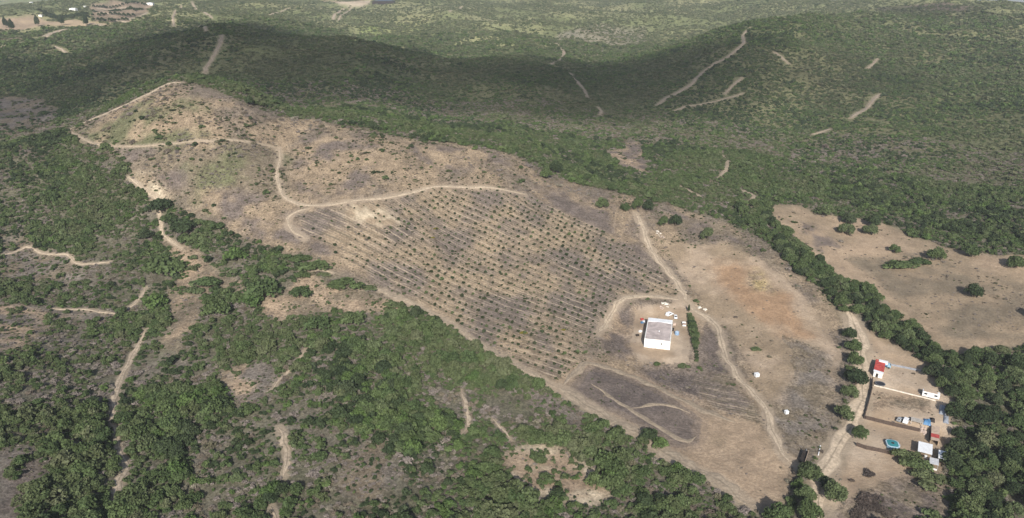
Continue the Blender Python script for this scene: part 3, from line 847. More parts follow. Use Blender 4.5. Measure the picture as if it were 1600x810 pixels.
BUSH = [
 (288,353,40,'dark',1.0,1.0,'dense dark round bush at the foot of the cleared hill'),
 (265,341,26,'mid',0.9,1.0,'green bush touching the dense dark round bush from above'),
 (250,320,40,'dark',0.9,1.0,'dark bush at the top of the thin path'),
 (369,400,35,'bright',1.1,1.0,'vivid green round bush standing alone on the clearing'),
 (471,457,33,'mid',1.0,1.0,'lone round bush in the middle of the tan clearing'),
 (412,452,52,'mid',1.0,1.0,'big green bush at the lower side of the clearing'),
 (392,470,40,'bright',0.9,1.0,'lighter bush growing against the big clearing bush'),
 (541,440,44,'mid',0.6,1.2,'wide low green bush at the end of the curved pale path'),
 (492,411,36,'mid',0.55,1.4,'flat elongated bush below the orchard corner'),
 (468,401,28,'mid',0.55,1.4,'smaller flat bush next to the elongated one'),
 (472,427,23,'mid',0.6,1.2,'small low bush on the curved pale path, first of two'),
 (507,427,18,'olive',0.5,1.3,'smallest low bush ringed by the curved pale path'),
 (575,447,24,'olive',0.5,1.3,'flat pale bush at the tip of the scrub edge'),
 (230,367,32,'dark',0.8,1.0,'dark bush beside the thin path gap'),
 (255,415,62,'mid',0.8,1.0,'large spreading thicket bush west of the clearing'),
 (240,472,44,'bright',0.9,1.0,'bright green bush on the bend of the sandy footpath'),
 (338,485,40,'mid',1.2,1.0,'tall bush at the lower edge of the clearing'),
 (318,437,40,'mid',0.6,1.4,'long low bush slanting across the clearing'),
 (302,452,26,'mid',0.6,1.2,'small low bush at the lower end of the slanting one'),
 (498,505,38,'mid',1.0,1.0,'round bush on the scrub edge under the clearing'),
 (553,497,34,'mid',0.9,1.0,'round bush on the scrub edge between two others'),
 (612,475,32,'olive',0.6,1.3,'low pale bush at the tip of the clearing'),
 (1030,692,26,'bright',1.0,1.0,'yellow green bush standing out at the ploughed field edge'),
 (1016,680,36,'dark',0.9,1.0,'dark rounded bush next to the yellow green one'),
 (1413,712,38,'olive',0.9,1.3,'grey green bush spilling over the compound wall'),
 (1432,724,34,'mid',0.8,1.3,'green bush in front of the white carport'),
 (1447,745,46,'olive',0.75,1.25,'wide grey green bush below the compound sheds'),
 (1410,410,36,'mid',0.5,1.6,'long low bush lying across the tan field'),
 (1436,406,26,'mid',0.6,1.3,'middle bush of the long low row in the tan field'),
 (1026,568,12,'mid',0.7,1.0,'little bush in front of the white building, nearer its corner'),
 (1069,571,16,'mid',0.7,1.2,'little bush at the foot of the farm hedge'),
 (1181,544,13,'mid',0.6,1.2,'small green bush on the bare slope beside the two rut track'),
]
for u, v, d, key, hz, asp, lab in BUSH:
    tree_px(u, v, d, lab, key, 'shrub', hz=hz, aspect=asp, rz=random.uniform(-0.5, 0.1))
# hedge beside the farm yard, a row of shrubs
for k in range(17):
    t = k / 16
    u = 1077 + 11 * t + 3 * math.sin(3 * t); v = 490 + 72 * t
    p = ground(u, v + 3); rr = (1.4 + 1.6 * math.sin(math.pi * min(1, t * 1.1 + 0.12)))
    make_shrub(p.x, p.y, rr, 'green shrub in the hedge beside the farm yard', random.choice(['mid', 'mid', 'dark', 'olive']), 'hedge beside the farm yard', 0.95, name='hedge_shrub')
    OCC.append((p.x, p.y, rr))
# slender cypress at the top of the hedge
p = ground(1076, 488)
t = empty('cypress_tree', (p.x, p.y, p.z - 0.05)); tag(t, 'slender dark cypress at the top of the yard hedge', 'tree')
link('trunk', TRUNKS[0], t).scale = (0.8, 0.8, 1.0)
c = link('crown', CROWN['dark'][0], t); c.scale = (0.75, 0.75, 3.6); c.location = (0, 0, 0.2)

# tree belts: along the stream and the wood beyond the plots
def poisson(poly, dmin, tries, g):
    lo, hi = poly.min(0), poly.max(0)
    c = g.uniform(lo, hi, (tries, 2))
    c = c[in_poly(c[:, 0], c[:, 1], poly)]
    keep = []
    for q in c:
        if all((q[0] - k[0]) ** 2 + (q[1] - k[1]) ** 2 > dmin * dmin for k in keep):
            keep.append(q)
    return keep
BELT = G2([(1150,318),(1180,322),(1205,346),(1240,374),(1280,408),(1312,440),(1348,450),(1375,470),(1396,495),(1450,536),(1500,560),(1500,595),(1478,620),(1455,590),(1440,572),(1400,548),(1368,515),(1340,497),(1318,490),(1290,458),(1250,428),(1205,385),(1165,345)])
WOOD = G2([(1500,575),(1520,562),(1560,552),(1660,548),(1700,820),(1488,820),(1486,740),(1490,690),(1484,625)])
g = np.random.default_rng(3)
for poly, dmin, lab, grp in ((BELT, 5.0, 'tree in the dark green belt along the stream between slope and tan field', 'trees along the stream'),
                             (WOOD, 5.6, 'tree in the dense wood beyond the walled plots', 'trees of the wood beyond the plots')):
    for q in poisson(poly, dmin, 1500, g):
        rad = g.uniform(3.0, 5.0)
        OCC.append((q[0], q[1], rad * 0.4))
        key = str(g.choice(['dark', 'dark', 'mid', 'mid', 'mid', 'olive'] if poly is WOOD else ['dark', 'mid', 'mid', 'mid']))
        z_ = float(h_at(q[0], q[1])); d_ = q[1] * CP + (CAMZ - z_) * SP
        u_, v_ = 800 + F * q[0] / d_, 405 - F * (q[1] * SP + (z_ - CAMZ) * CP) / d_
        if poly is WOOD:
            pl = 'in the wood beyond the plots, ' + ('upper part' if v_ < 640 else 'middle part' if v_ < 730 else 'bottom part') + (' at the inner edge' if u_ < 1525 else '')
        else:
            pl = 'of the stream belt ' + ('below the hooked track' if u_ < 1215 else 'beside the head of the tan field' if u_ < 1290 else 'beside the middle of the tan field' if u_ < 1370 else 'above the walled plots')
        make_tree(q[0], q[1], rad, {'dark': 'dark', 'mid': 'mid green', 'olive': 'pale olive'}[key] + (' large' if rad > 4.0 else ' smaller') + ' tree ' + pl, key, grp, g.uniform(0.85, 1.1))

# ------------------------------------------------------------------ scattered scrub
def scatter(count, r0, r1, seed, az=41):
    g = np.random.default_rng(seed)
    a = g.uniform(-R(az), R(az), count); r = np.sqrt(g.uniform(r0 * r0, r1 * r1, count))
    return np.stack([r * np.sin(a), r * np.cos(a)], 1)
OCCA = np.array(OCC)
def clear_of(p, tr=0.6):
    ok = track_dist(p[:, 0], p[:, 1]) > tr
    for ox, oy, orr in OCCA:
        ok &= (p[:, 0] - ox) ** 2 + (p[:, 1] - oy) ** 2 > orr * orr
    return ok
KEEP_OFF = G2([(1345,545),(1480,592),(1478,735),(1400,735),(1290,740),(1345,640)])
YARD_OFF = G2([(995,478),(1060,462),(1095,485),(1085,572),(1035,577),(985,560)])

def instancer(name, meshes, pts, which, scl, rot, label):
    """one object: points with a spray of leaves, twigs or shrub on each"""
    me = bpy.data.meshes.new(name)
    me.vertices.add(len(pts)); me.vertices.foreach_set('co', np.asarray(pts, np.float32).ravel())
    for nm, val in (('inst_scale', scl), ('inst_rot', rot)):
        a = me.attributes.new(nm, 'FLOAT_VECTOR', 'POINT'); a.data.foreach_set('vector', np.asarray(val, np.float32).ravel())
    a = me.attributes.new('which', 'INT', 'POINT'); a.data.foreach_set('value', np.asarray(which, np.int32))
    o = link(name, me)
    ng = bpy.data.node_groups.new(name, 'GeometryNodeTree')
    ng.interface.new_socket('Geometry', in_out='INPUT', socket_type='NodeSocketGeometry')
    ng.interface.new_socket('Geometry', in_out='OUTPUT', socket_type='NodeSocketGeometry')
    gi = ng.nodes.new('NodeGroupInput'); go = ng.nodes.new('NodeGroupOutput'); jn = ng.nodes.new('GeometryNodeJoinGeometry')
    def named(nm, typ):
        q = ng.nodes.new('GeometryNodeInputNamedAttribute'); q.data_type = typ; q.inputs[0].default_value = nm
        return [s for s in q.outputs if s.enabled and s.name == 'Attribute'][0]
    w = named('which', 'INT'); sc = named('inst_scale', 'FLOAT_VECTOR'); ro = named('inst_rot', 'FLOAT_VECTOR')
    for k, m in enumerate(meshes):
        src = bpy.data.objects.new(name + '_piece', m)
        oi = ng.nodes.new('GeometryNodeObjectInfo'); oi.inputs[0].default_value = src
        cmp_ = ng.nodes.new('FunctionNodeCompare'); cmp_.data_type = 'INT'; cmp_.operation = 'EQUAL'
        ii = [s for s in cmp_.inputs if s.enabled]
        ng.links.new(w, ii[0]); ii[1].default_value = k
        ip = ng.nodes.new('GeometryNodeInstanceOnPoints')
        ng.links.new(gi.outputs[0], ip.inputs['Points'])
        ng.links.new(cmp_.outputs[0], ip.inputs['Selection'])
        ng.links.new(oi.outputs['Geometry'], ip.inputs['Instance'])
        ng.links.new(ro, ip.inputs['Rotation']); ng.links.new(sc, ip.inputs['Scale'])
        ng.links.new(ip.outputs[0], jn.inputs[0])
    ng.links.new(jn.outputs[0], go.inputs[0])
    md = o.modifiers.new('scatter', 'NODES'); md.node_group = ng
    return tag(o, label, kind='stuff')

def low_mesh(key, seed, n, size, **k):
    return cloud_mesh('piece', LEAF[key], seed, 6, n, size, **k)
def pts3(p, sink=0.0):
    return np.concatenate([p, (h_at(p[:, 0], p[:, 1]) - sink)[:, None]], 1)
def rots(m, g):
    return np.stack([np.zeros(m), np.zeros(m), g.uniform(0, 6.283, m)], 1)

# near scrub: 130 to 620 m
g = np.random.default_rng(21)
p = scatter(88000, 130, 640, 31)
_, sh, br, _, _ = cover_maps(p[:, 0], p[:, 1], False)
nz = fbm(p[:, 0], p[:, 1], 26, 4, 61); nz2 = fbm(p[:, 0], p[:, 1], 7, 2, 62)
rr = np.hypot(p[:, 0], p[:, 1])
dens = sh * sstep(0.285, 0.445, nz * 0.65 + nz2 * 0.35 + 0.06 * sstep(420, 560, rr))
dens = np.where(sh < 0.5, sh * 0.9, np.clip(dens * 1.05, 0.10, 1))
ok = (g.random(len(p)) < dens) & clear_of(p)
p_g = p[ok]; nz_g = nz[ok]; r_g = rr[ok]; sh_g = sh[ok]
size = np.where(g.random(len(p_g)) < 0.16, g.uniform(1.8, 3.4, len(p_g)), g.lognormal(math.log(1.2), 0.32, len(p_g))) * (0.8 + 0.5 * sstep(0.4, 0.6, nz_g))
size = np.clip(np.where(sh_g < 0.5, size * 0.75, size), 0.5, 4.6)
keep_ = track_dist(p_g[:, 0], p_g[:, 1]) > size * 0.75
p_g, nz_g, r_g, sh_g, size = p_g[keep_], nz_g[keep_], r_g[keep_], sh_g[keep_], size[keep_]
# species change with place: greener and darker thickets, olive patches
sp = fbm(p_g[:, 0], p_g[:, 1], 38, 3, 63) + g.normal(0, 0.09, len(p_g))
KEYS = np.array(['dark', 'mid', 'bright', 'olive'])
ki = np.where(sp < 0.36, 3, np.where(sp < 0.56, 1, np.where(sp < 0.63, 2, 0)))
swap = g.random(len(p_g)); ki = np.where(swap < 0.16, 1, np.where(swap < 0.24, 3, ki))
# the 300 that show largest are shrubs of their own
az = np.arctan2(p_g[:, 0], p_g[:, 1]); infr = (np.abs(az) < R(36)) & (r_g > 205) & (sh_g > 0.2)
score = np.where(infr, size / r_g, 0)
big = np.argsort(-score)[:300]
ZL = {'dark': 'dark green', 'mid': 'mid green', 'bright': 'bright green', 'olive': 'grey olive'}
def to_px(x, y, z):
    d = y * CP + (CAMZ - z) * SP
    return 800 + F * x / d, 405 - F * (y * SP + (z - CAMZ) * CP) / d
def shrub_place(u, v):
    if v < 480 and u < 330:
        return 'on the slope between the footpaths' if v > 380 else 'on the slope below the hill shoulder'
    if u < 190:
        return 'west of the descending sandy path, near it' if u > 110 else 'west of the descending sandy path, at the edge'
    if u < 430:
        return 'east of the sandy path, upper part' if v < 640 else 'east of the sandy path, lower part'
    if u < 620:
        return 'near the grey brush clearing' if v > 640 else 'below the tan clearing'
    if u < 830:
        return ('below the orchard edge strip, ' + ('near the tan clearing' if u < 690 else 'near its middle' if u < 760 else 'near the ploughed field')) if v < 650 else 'beside the sandy clearing'
    return 'along the ploughed field edge' if v < 720 else 'between sandy clearing and bottom edge'
for i in big:
    k = str(KEYS[ki[i]])
    uu, vv = to_px(p_g[i, 0], p_g[i, 1], float(h_at(p_g[i, 0], p_g[i, 1])))
    lab = ('big ' if size[i] > 3.6 else 'rounded ') + ZL[k] + ' shrub ' + shrub_place(uu, vv)
    make_shrub(p_g[i, 0], p_g[i, 1], size[i] * 1.15, lab, k, 'shrubs of the foreground scrub', random.uniform(0.85, 1.3))
rest = np.ones(len(p_g), bool); rest[big] = False
m = rest.sum()
NV = 3
GMESH = [low_mesh(k, 500 + 10 * a + s, 360, 0.205) for a, k in enumerate(KEYS) for s in range(NV)]
sz = size[rest]
instancer('scrub', GMESH, pts3(p_g[rest], 0.1), ki[rest] * NV + g.integers(0, NV, m), np.stack([sz * g.uniform(.85, 1.2, m), sz, sz * g.uniform(.7, 1.25, m)], 1), rots(m, g), 'mixed green scrub covering the near slopes')

# dry brush and tufts in the gaps and over the cleared slopes
p = scatter(220000, 130, 760, 41)
_, sh, br, orc, _ = cover_maps(p[:, 0], p[:, 1], False)
nz = fbm(p[:, 0], p[:, 1], 13, 4, 65)
prob = br * sstep(0.28, 0.58, nz) * np.where(sh > 0.5, 0.75, 0.8)
ok = (g.random(len(p)) < prob) & (track_dist(p[:, 0], p[:, 1]) > 0.3)
p_b = p[ok]; shb = sh[ok]; m = len(p_b); rb_ = np.hypot(p_b[:, 0], p_b[:, 1])
sz = np.where(shb > 0.5, g.lognormal(math.log(1.05), 0.32, m), g.lognormal(math.log(0.45), 0.45, m) * (1 + 0.9 * sstep(400, 520, rb_) * (orc[ok] < 0.5)))
tone = fbm(p_b[:, 0], p_b[:, 1], 30, 3, 66) + g.normal(0, 0.1, m)
BK = ['grey', 'brown', 'olive', 'sapling']
bi = np.where(tone < 0.45, 0, np.where(tone < 0.60, 1, np.where(tone < 0.70, 2, 3)))
bi = np.where((shb > 0.5) & (bi > 1), 0, bi)
BMESH = [low_mesh(k, 700 + 10 * a + s, 170, 0.26, twig=(k in ('grey', 'brown')), flat=0.55) for a, k in enumerate(BK) for s in range(2)]
instancer('dry_brush', BMESH, pts3(p_b, 0.03), bi * 2 + g.integers(0, 2, m), np.stack([sz, sz, sz * g.uniform(.5, .9, m)], 1), rots(m, g), 'grey dry brush and tufts between the shrubs and on cleared ground')

# middle distance: 620 to 1500 m
p = scatter(190000, 620, 1500, 51, 40)
_, sh, br, _, _ = cover_maps(p[:, 0], p[:, 1], False)
nz = fbm(p[:, 0], p[:, 1], 45, 4, 67); rr = np.hypot(p[:, 0], p[:, 1])
dens = np.where(sh > 0.5, 0.45 + 0.55 * sstep(0.34, 0.54, nz), sh) * (1 - 0.55 * sstep(1000, 1450, rr))
ok = (g.random(len(p)) < dens) & (track_dist(p[:, 0], p[:, 1]) > 4.5)
p_m = p[ok]; m = len(p_m); rm_ = rr[ok]
sz = np.clip(g.lognormal(math.log(1.9), 0.36, m), 0.8, 5) * (0.8 + 0.5 * sstep(700, 1400, rm_))
sp = fbm(p_m[:, 0], p_m[:, 1], 70, 3, 68) + g.normal(0, 0.12, m)
sp = np.where(g.random(m) < 0.75 * sstep(950, 1400, rm_), np.where(g.random(m) < 0.6, 0.2, 0.6), sp)
ki = np.where(sp < 0.42, 3, np.where(sp < 0.56, 1, np.where(sp < 0.66, 2, 0)))
MMESH = [low_mesh('pale' if (k == 'olive' and s) else str(k), 800 + 10 * a + s, 80, 0.42) for a, k in enumerate(KEYS) for s in range(2)]
instancer('hillside_scrub', MMESH, pts3(p_m, 0.1), ki * 2 + g.integers(0, 2, m), np.stack([sz, sz, sz * g.uniform(.6, 1.0, m)], 1), rots(m, g), 'green maquis covering the hills behind the farm')

# far hills: 1500 to 4500 m
p = scatter(190000, 1250, 3000, 61, 39)
_, sh, br, _, _ = cover_maps(p[:, 0], p[:, 1], False)
nz = fbm(p[:, 0], p[:, 1], 120, 4, 69)
ok = (g.random(len(p)) < np.where(sh > 0.5, 0.35 + 0.6 * sstep(0.38, 0.6, nz), 0) * sstep(1250, 1450, np.hypot(p[:, 0], p[:, 1]))) & (track_dist(p[:, 0], p[:, 1]) > 2)
p_f = p[ok]; m = len(p_f)
sz = np.clip(g.lognormal(math.log(2.5), 0.35, m), 1.2, 6)
FMESH = [low_mesh(k, 880 + s, 80, 0.42) for s, k in enumerate(('pale', 'pale', 'pale', 'olive', 'mid'))]
ki = g.choice([0, 1, 2, 3, 4], m, p=[.24, .24, .24, .18, .10])
instancer('far_hill_scrub', FMESH, pts3(p_f, 0.1), ki, np.stack([sz, sz, sz * 0.7], 1), rots(m, g), 'distant scrub on the far hills')

# ------------------------------------------------------------------ orchard saplings in rows
ORCH = [z for z in ZW if z[0] == 'orchard'][0][1]
SANDP = [z for z in ZW if z[0] == 'sand'][0][1]
cand = []
lo, hi = ORCH.min(0), ORCH.max(0)
gx, gy = np.meshgrid(np.arange(lo[0], hi[0], 0.5), np.arange(lo[1], hi[1], 0.5))
gx, gy = gx.ravel(), gy.ravel()
keep = in_poly(gx, gy, ORCH); gx, gy = gx[keep], gy[keep]
t = row_coord(gx, gy)
s = (gx - ra.x) * row_dir.x + (gy - ra.y) * row_dir.y
near_row = np.abs(t - np.round(t)) * 5.1 < 0.36
gx, gy, t, s = gx[near_row], gy[near_row], t[near_row], s[near_row]
cell = np.round(t).astype(int) * 10000 + np.floor(s / 3.9 + 0.37 * np.round(t)).astype(int)
_, first = np.unique(cell, return_index=True)
sx, sy = gx[first] + g.uniform(-.5, .5, len(first)), gy[first] + g.uniform(-.5, .5, len(first))
s = s[first]
full = sstep(-30, 60, s) * (0.82 + 0.18 * sstep(0.3, 0.5, fbm(sx, sy, 40, 3, 73)))
ok = (g.random(len(sx)) < np.clip(full, 0.08, 0.95)) & (track_dist(sx, sy) > 1.0)
sx, sy, s = sx[ok], sy[ok], s[ok]
ssz = np.clip(g.lognormal(math.log(0.88), 0.24, len(sx)), 0.5, 1.25) * (0.9 + 0.3 * sstep(0.45, 0.7, fbm(sx, sy, 35, 3, 74)))
SAPL = []
for q in range(5):
    V, Fc, val = leaf_cloud(np.random.default_rng(900 + q), 6, 170, 0.30, flat=0.95, spread=0.5, lobe=(0.35, 0.55), low=-0.6)
    V = V * np.array([1, 1, 1.05]) + np.array([0, 0, 0.35])
    me = mesh_np('sapling', V, Fc, LEAF['sapling' if q < 3 else 'dark' if q == 3 else 'mid'])
    fattr(me, 'leaf', val, 'FACE')
    SAPL.append(me)
order = np.argsort(-(ssz / np.hypot(sx, sy)))
BAND = np.round(row_coord(sx, sy)); BQ = np.quantile(BAND[order[:300]], [.2, .4, .6, .8]); SQ = np.quantile(s[order[:300]], [.25, .5, .75])
for i in order[:300]:
    o = link('orchard_sapling', SAPL[int(g.integers(0, 5))])
    o.location = (sx[i], sy[i], float(h_at(sx[i], sy[i])) - 0.1); o.scale = (ssz[i],) * 3
    o.rotation_euler = (0, 0, g.uniform(0, 6.28))
    bq = int(np.searchsorted(BQ, BAND[i])); sq = int(np.searchsorted(SQ, s[i]))
    tag(o, ('larger' if ssz[i] > 1.12 else 'small') + ' dark sapling in ' + ('the lowest orchard rows beside the scrub', 'the second lowest band of orchard rows', 'the middle orchard rows', 'the upper middle orchard rows', 'the top orchard rows')[bq] + (', at the hill end', ', short of the middle', ', past the middle', ', at the farm end')[sq], 'sapling', 'saplings of the young orchard')
rem = order[300:]
if len(rem):
    pp = np.stack([sx[rem], sy[rem]], 1); m = len(rem)
    instancer('orchard_plants', SAPL, pts3(pp, 0.1), g.integers(0, 5, m), np.stack([ssz[rem]] * 3, 1), rots(m, g), 'remaining young plants of the orchard rows')
# yellow flowering clumps among the rows
for u, v, d, lab in ((818,521,14,'yellow flowering clump low in the orchard rows'), (880,516,8,'tiny yellow clump beside a green patch in the orchard'), (681,358,10,'small yellow patch of weeds in the upper orchard'), (676,372,8,'yellow weed tuft under the upper yellow patch')):
    q = ground(u, v); rad = d / ppm(q) / 2
    o = link('weed_clump', CROWN['yellow'][0]); o.location = (q.x, q.y, q.z - 0.1); o.scale = (rad, rad * 0.8, rad * 0.35)
    tag(o, lab, 'weeds')

# ------------------------------------------------------------------ far windbreak trees and groves
for u, v, hpx, lab in ((10,44,17,'tall dark windbreak tree nearest the picture edge, far field'), (19,48,18,'tall dark windbreak tree in front of the edge one, far field'), (60,42,18,'tall dark windbreak tree by the small white hut, far field'),
                       (97,40,17,'tall dark windbreak tree second from the grove, far field'), (135,41,18,'tall dark windbreak tree beside the grove rows, far field')):
    q = ground(u, v); hh = hpx / ppm(q)
    t = empty('windbreak_tree', (q.x, q.y, q.z - 0.2)); tag(t, lab, 'tree')
    tr = link('trunk', TRUNKS[1], t); tr.scale = (hh * .12, hh * .12, hh * .5)
    c = link('crown', CROWN['dark'][int(g.integers(0, 4))], t); c.scale = (hh * .26, hh * .26, hh * .72); c.location = (0, 0, hh * .05)
GROVE = [low_mesh('dark', 950 + s, 110, 0.36, flat=1.1) for s in range(2)]
rows_px = [((146,12),(232,10)), ((146,19),(226,18)), ((146,26),(214,26)), ((148,33),(203,34)), ((60,18),(140,24)), ((70,24),(140,29))]
for (a, b), rl in zip(rows_px, ('top row of the far groves', 'second row of the far groves', 'third row of the far groves', 'front row of the far groves', 'row above the far windbreak field', 'row right behind the far windbreak field')):
    A_, B_ = ground(*a), ground(*b)
    L = (B_ - A_).length; m = min(34, max(4, int(L / 7)))
    for i in range(m):
        q = A_.lerp(B_, (i + 0.3 * random.random()) / m)
        o = link('grove_tree', random.choice(GROVE)); rad = random.uniform(3.4, 4.6)
        o.location = (q.x, q.y, float(h_at(q.x, q.y)) - 0.2); o.scale = (rad, rad, rad * 1.35)
        tag(o, 'small dark planted tree in the ' + rl, 'tree', 'trees of the far planted groves')
# ------------------------------------------------------------------ farm building, vehicles, walled plots
M_WHITE = plain('white_render', (0.80, 0.79, 0.75), 0.8, 0.2, 0, 0.10, 0.6)
M_ROOF = plain('roof_sheet', (0.46, 0.395, 0.375), 0.8, 0.2, 0, 0.26, 0.35)
M_WROOF = plain('white_sheet', (0.78, 0.79, 0.80), 0.5, 0.4, 0, 0.10, 0.7)
M_RED = plain('red_sheet', (0.43, 0.075, 0.065), 0.7, 0.2, 0, 0.35, 0.8)
M_BEIGE = plain('beige_sheet', (0.48, 0.37, 0.28), 0.8, 0.2, 0, 0.2, 0.8)
M_CONC = plain('concrete', (0.42, 0.39, 0.35), 0.9, 0.1, 0, 0.2, 0.8)
M_GREYT = plain('grey_tarp', (0.28, 0.30, 0.34), 0.7, 0.3, 0, 0.3, 0.8)
M_BROWN = plain('brown_reed', (0.095, 0.072, 0.060), 0.95, 0.05, 0, 0.3, 1.5)
M_GLASS = plain('dark_glass', (0.02, 0.025, 0.03), 0.15, 0.6, 0, 0.05)
M_PAINT = plain('white_paint', (0.80, 0.80, 0.80), 0.35, 0.5, 0, 0.04)
M_BLUE = plain('blue_paint', (0.075, 0.19, 0.35), 0.45, 0.4, 0, 0.2)
M_SKY = plain('light_blue', (0.26, 0.42, 0.53), 0.5, 0.4, 0, 0.15)
M_TEAL = plain('teal_cover', (0.04, 0.22, 0.24), 0.6, 0.3, 0, 0.25)
M_TYRE = plain('tyre', (0.02, 0.02, 0.02), 0.9, 0.1)
M_METAL = plain('galvanised', (0.45, 0.46, 0.47), 0.5, 0.5, 0.4, 0.1)
M_STONE = plain('pale_stone', (0.68, 0.63, 0.55), 0.9, 0.1, 0, 0.2, 1.2)
M_PSTONE = plain('pinkish_stone', (0.50, 0.40, 0.34), 0.9, 0.1, 0, 0.25, 1.2)
M_DARK = plain('dark_timber', (0.045, 0.038, 0.034), 0.9, 0.1, 0, 0.3)
M_WOOD = plain('pale_timber', (0.40, 0.30, 0.20), 0.9, 0.1, 0, 0.2)

def ang(a, b):
    return math.atan2(b.y - a.y, b.x - a.x)
def thing(name, p, rz, label, cat, group=None, dz=0.0):
    return tag(empty(name, (p.x, p.y, p.z + dz), rz), label, cat, group)

# the white farm building
fl, fr = ground(1006, 542.5), ground(1046.5, 547.5)
bk = (ground(1012.7, 507) + ground(1049.8, 513)) / 2; fm = (fl + fr) / 2
bw = math.hypot(fr.x - fl.x, fr.y - fl.y); rz = ang(fm, bk) - math.pi / 2
bl, bh = 25.0, 4.9
zb = min(fl.z, fr.z)
t = thing('farm_building', Vector((fl.x, fl.y, zb)), rz, 'white farm warehouse with flat grey pink roof in the dirt yard', 'building', dz=-0.3)
mb = MB(); th = 0.35
mb.box(bw / 2, th / 2, 0, bw, th, bh + 0.16); f_ = mb.build('front_wall', M_WHITE, t)
MB().box(bw / 2, bl - th / 2, 0, bw, th, bh + 0.16).build('back_wall', M_WHITE, t)
MB().box(th / 2, bl / 2, 0, th, bl - 2 * th - 0.01, bh + 0.16).build('side_wall', M_WHITE, t)
MB().box(bw - th / 2, bl / 2, 0, th, bl - 2 * th - 0.01, bh + 0.16).build('side_wall', M_WHITE, t)
rf = MB().prism([(0.36, bh + 0.05), (bw / 2, bh + 0.42), (bw - 0.36, bh + 0.05), (bw - 0.36, bh - 0.1), (0.36, bh - 0.1)], 0.36, bl - 4.6).build('roof', M_ROOF, t)
for k in range(1, 12):          # sheet joints as low standing seams
    y = 0.36 + (bl - 5) * k / 12
    MB().prism([(0.4, bh + 0.06), (bw / 2, bh + 0.43), (bw - 0.4, bh + 0.06), (bw - 0.4, bh + 0.10), (bw / 2, bh + 0.48), (0.4, bh + 0.10)], y, y + 0.09).build('roof_seam', M_ROOF, rf)
MB().cyl((bw * .52, bl * .36, bh + .3), (bw * .52, bl * .36, bh + 1.0), 0.28, 0.28, 8).build('roof_vent', M_WROOF, rf)
MB().box(bw / 2, bl - 2.6, bh - 0.2, bw - 0.72, 4.1, 0.62).build('roof_terrace', M_WROOF, t)
for x in (bw * 0.30,):
    d_ = MB().box(x, -0.05, 0.05, 3.2, 0.12, 3.3).build('door', M_WROOF, t)
    MB().box(x + 1.2, -0.14, 1.3, 0.08, 0.06, 0.5).build('handle', M_METAL, d_)
w_ = MB().box(bw * 0.66, -0.03, 2.6, 0.5, 0.08, 1.0).build('window', M_GLASS, t)
MB().box(bw * 0.66, -0.06, 2.5, 0.7, 0.14, 0.08).build('sill', M_WHITE, w_)
for y in (5, 10, 15, 20):
    w_ = MB().box(bw + 0.02, y, 2.4, 0.08, 1.5, 1.0).build('window', M_GLASS, t)
    MB().box(bw + 0.05, y, 2.3, 0.14, 1.7, 0.08).build('sill', M_WHITE, w_)

def car(u, v, u2, v2, label, L=4.3, Wd=1.8, Hh=1.5, paint=None, van=False, bed=None, name='parked_car', cat='car'):
    a, b = ground(u, v), ground(u2, v2)
    t = thing(name, a, ang(a, b), label, cat)
    paint = paint or M_PAINT
    h1 = 0.9 if not van else 1.1
    prof = [(-L / 2, 0.35), (-L / 2, h1 * .95), (-L / 2 + .1, h1), (L / 2 - .6, h1 * .95), (L / 2, h1 * .72), (L / 2, 0.35)]
    MB().prism(prof, -Wd / 2, Wd / 2).build('body', paint, t, 0.06)
    x0, x1 = (-L / 2 + .12, L * .22) if van else (-L * .36, L * .20)
    if bed is not None:
        x0, x1 = -L * .02, L * .26
    c = MB().prism([(x0, h1 - .02), (x0 + (.08 if van else .3), Hh), (x1 - .55, Hh), (x1 + .1, h1 - .02)], -Wd / 2 + .1, Wd / 2 - .1).build('cabin', paint, t, 0.05)
    MB().prism([(x1 - .50, Hh - .10), (x1 + .02, h1 + .08), (x1 + .10, h1 + .04), (x1 - .44, Hh - .06)], -Wd / 2 + .2, Wd / 2 - .2).build('windscreen', M_GLASS, c)
    for s in (-1, 1):
        MB().box((x0 + x1) / 2 - .05, s * (Wd / 2 - .09), h1 + .06, (x1 - x0) * .62, .05, (Hh - h1) * .62).build('side_window', M_GLASS, c)
    MB().box(x0 + .12, 0, h1 + .1, .12, Wd * .62, (Hh - h1) * .5).build('rear_window', M_GLASS, c)
    for x in (-L * .31, L * .31):
        for s in (-1, 1):
            w = MB().cyl((x, s * (Wd / 2 - .2), .33), (x, s * (Wd / 2 + .02), .33), .33, .33, 12).build('wheel', M_TYRE, t)
            MB().cyl((x, s * (Wd / 2 + .0), .33), (x, s * (Wd / 2 + .04), .33), .19, .19, 8).build('rim', M_METAL, w)
    for s in (-1, 1):
        MB().box(L / 2 - .02, s * Wd * .36, h1 * .62, .1, .3, .16).build('headlight', M_SKY, t)
    if bed is not None:
        MB().box(-L * .27, 0, h1, L * .40, Wd * .86, .35).build('load', bed, t)
    return t
car(1046, 493, 1052, 490, 'white van parked behind the farm building, larger of the cars', 4.9, 1.95, 2.0, van=True, name='parked_van', cat='van')
car(1055.5, 497, 1056, 501, 'small white car next to the white van', 3.9, 1.7, 1.5)
car(1068.5, 508, 1067.5, 502, 'white pickup with a pinkish load beside the yard hedge', 4.9, 1.85, 1.65, bed=M_PSTONE, name='pickup_truck', cat='pickup')

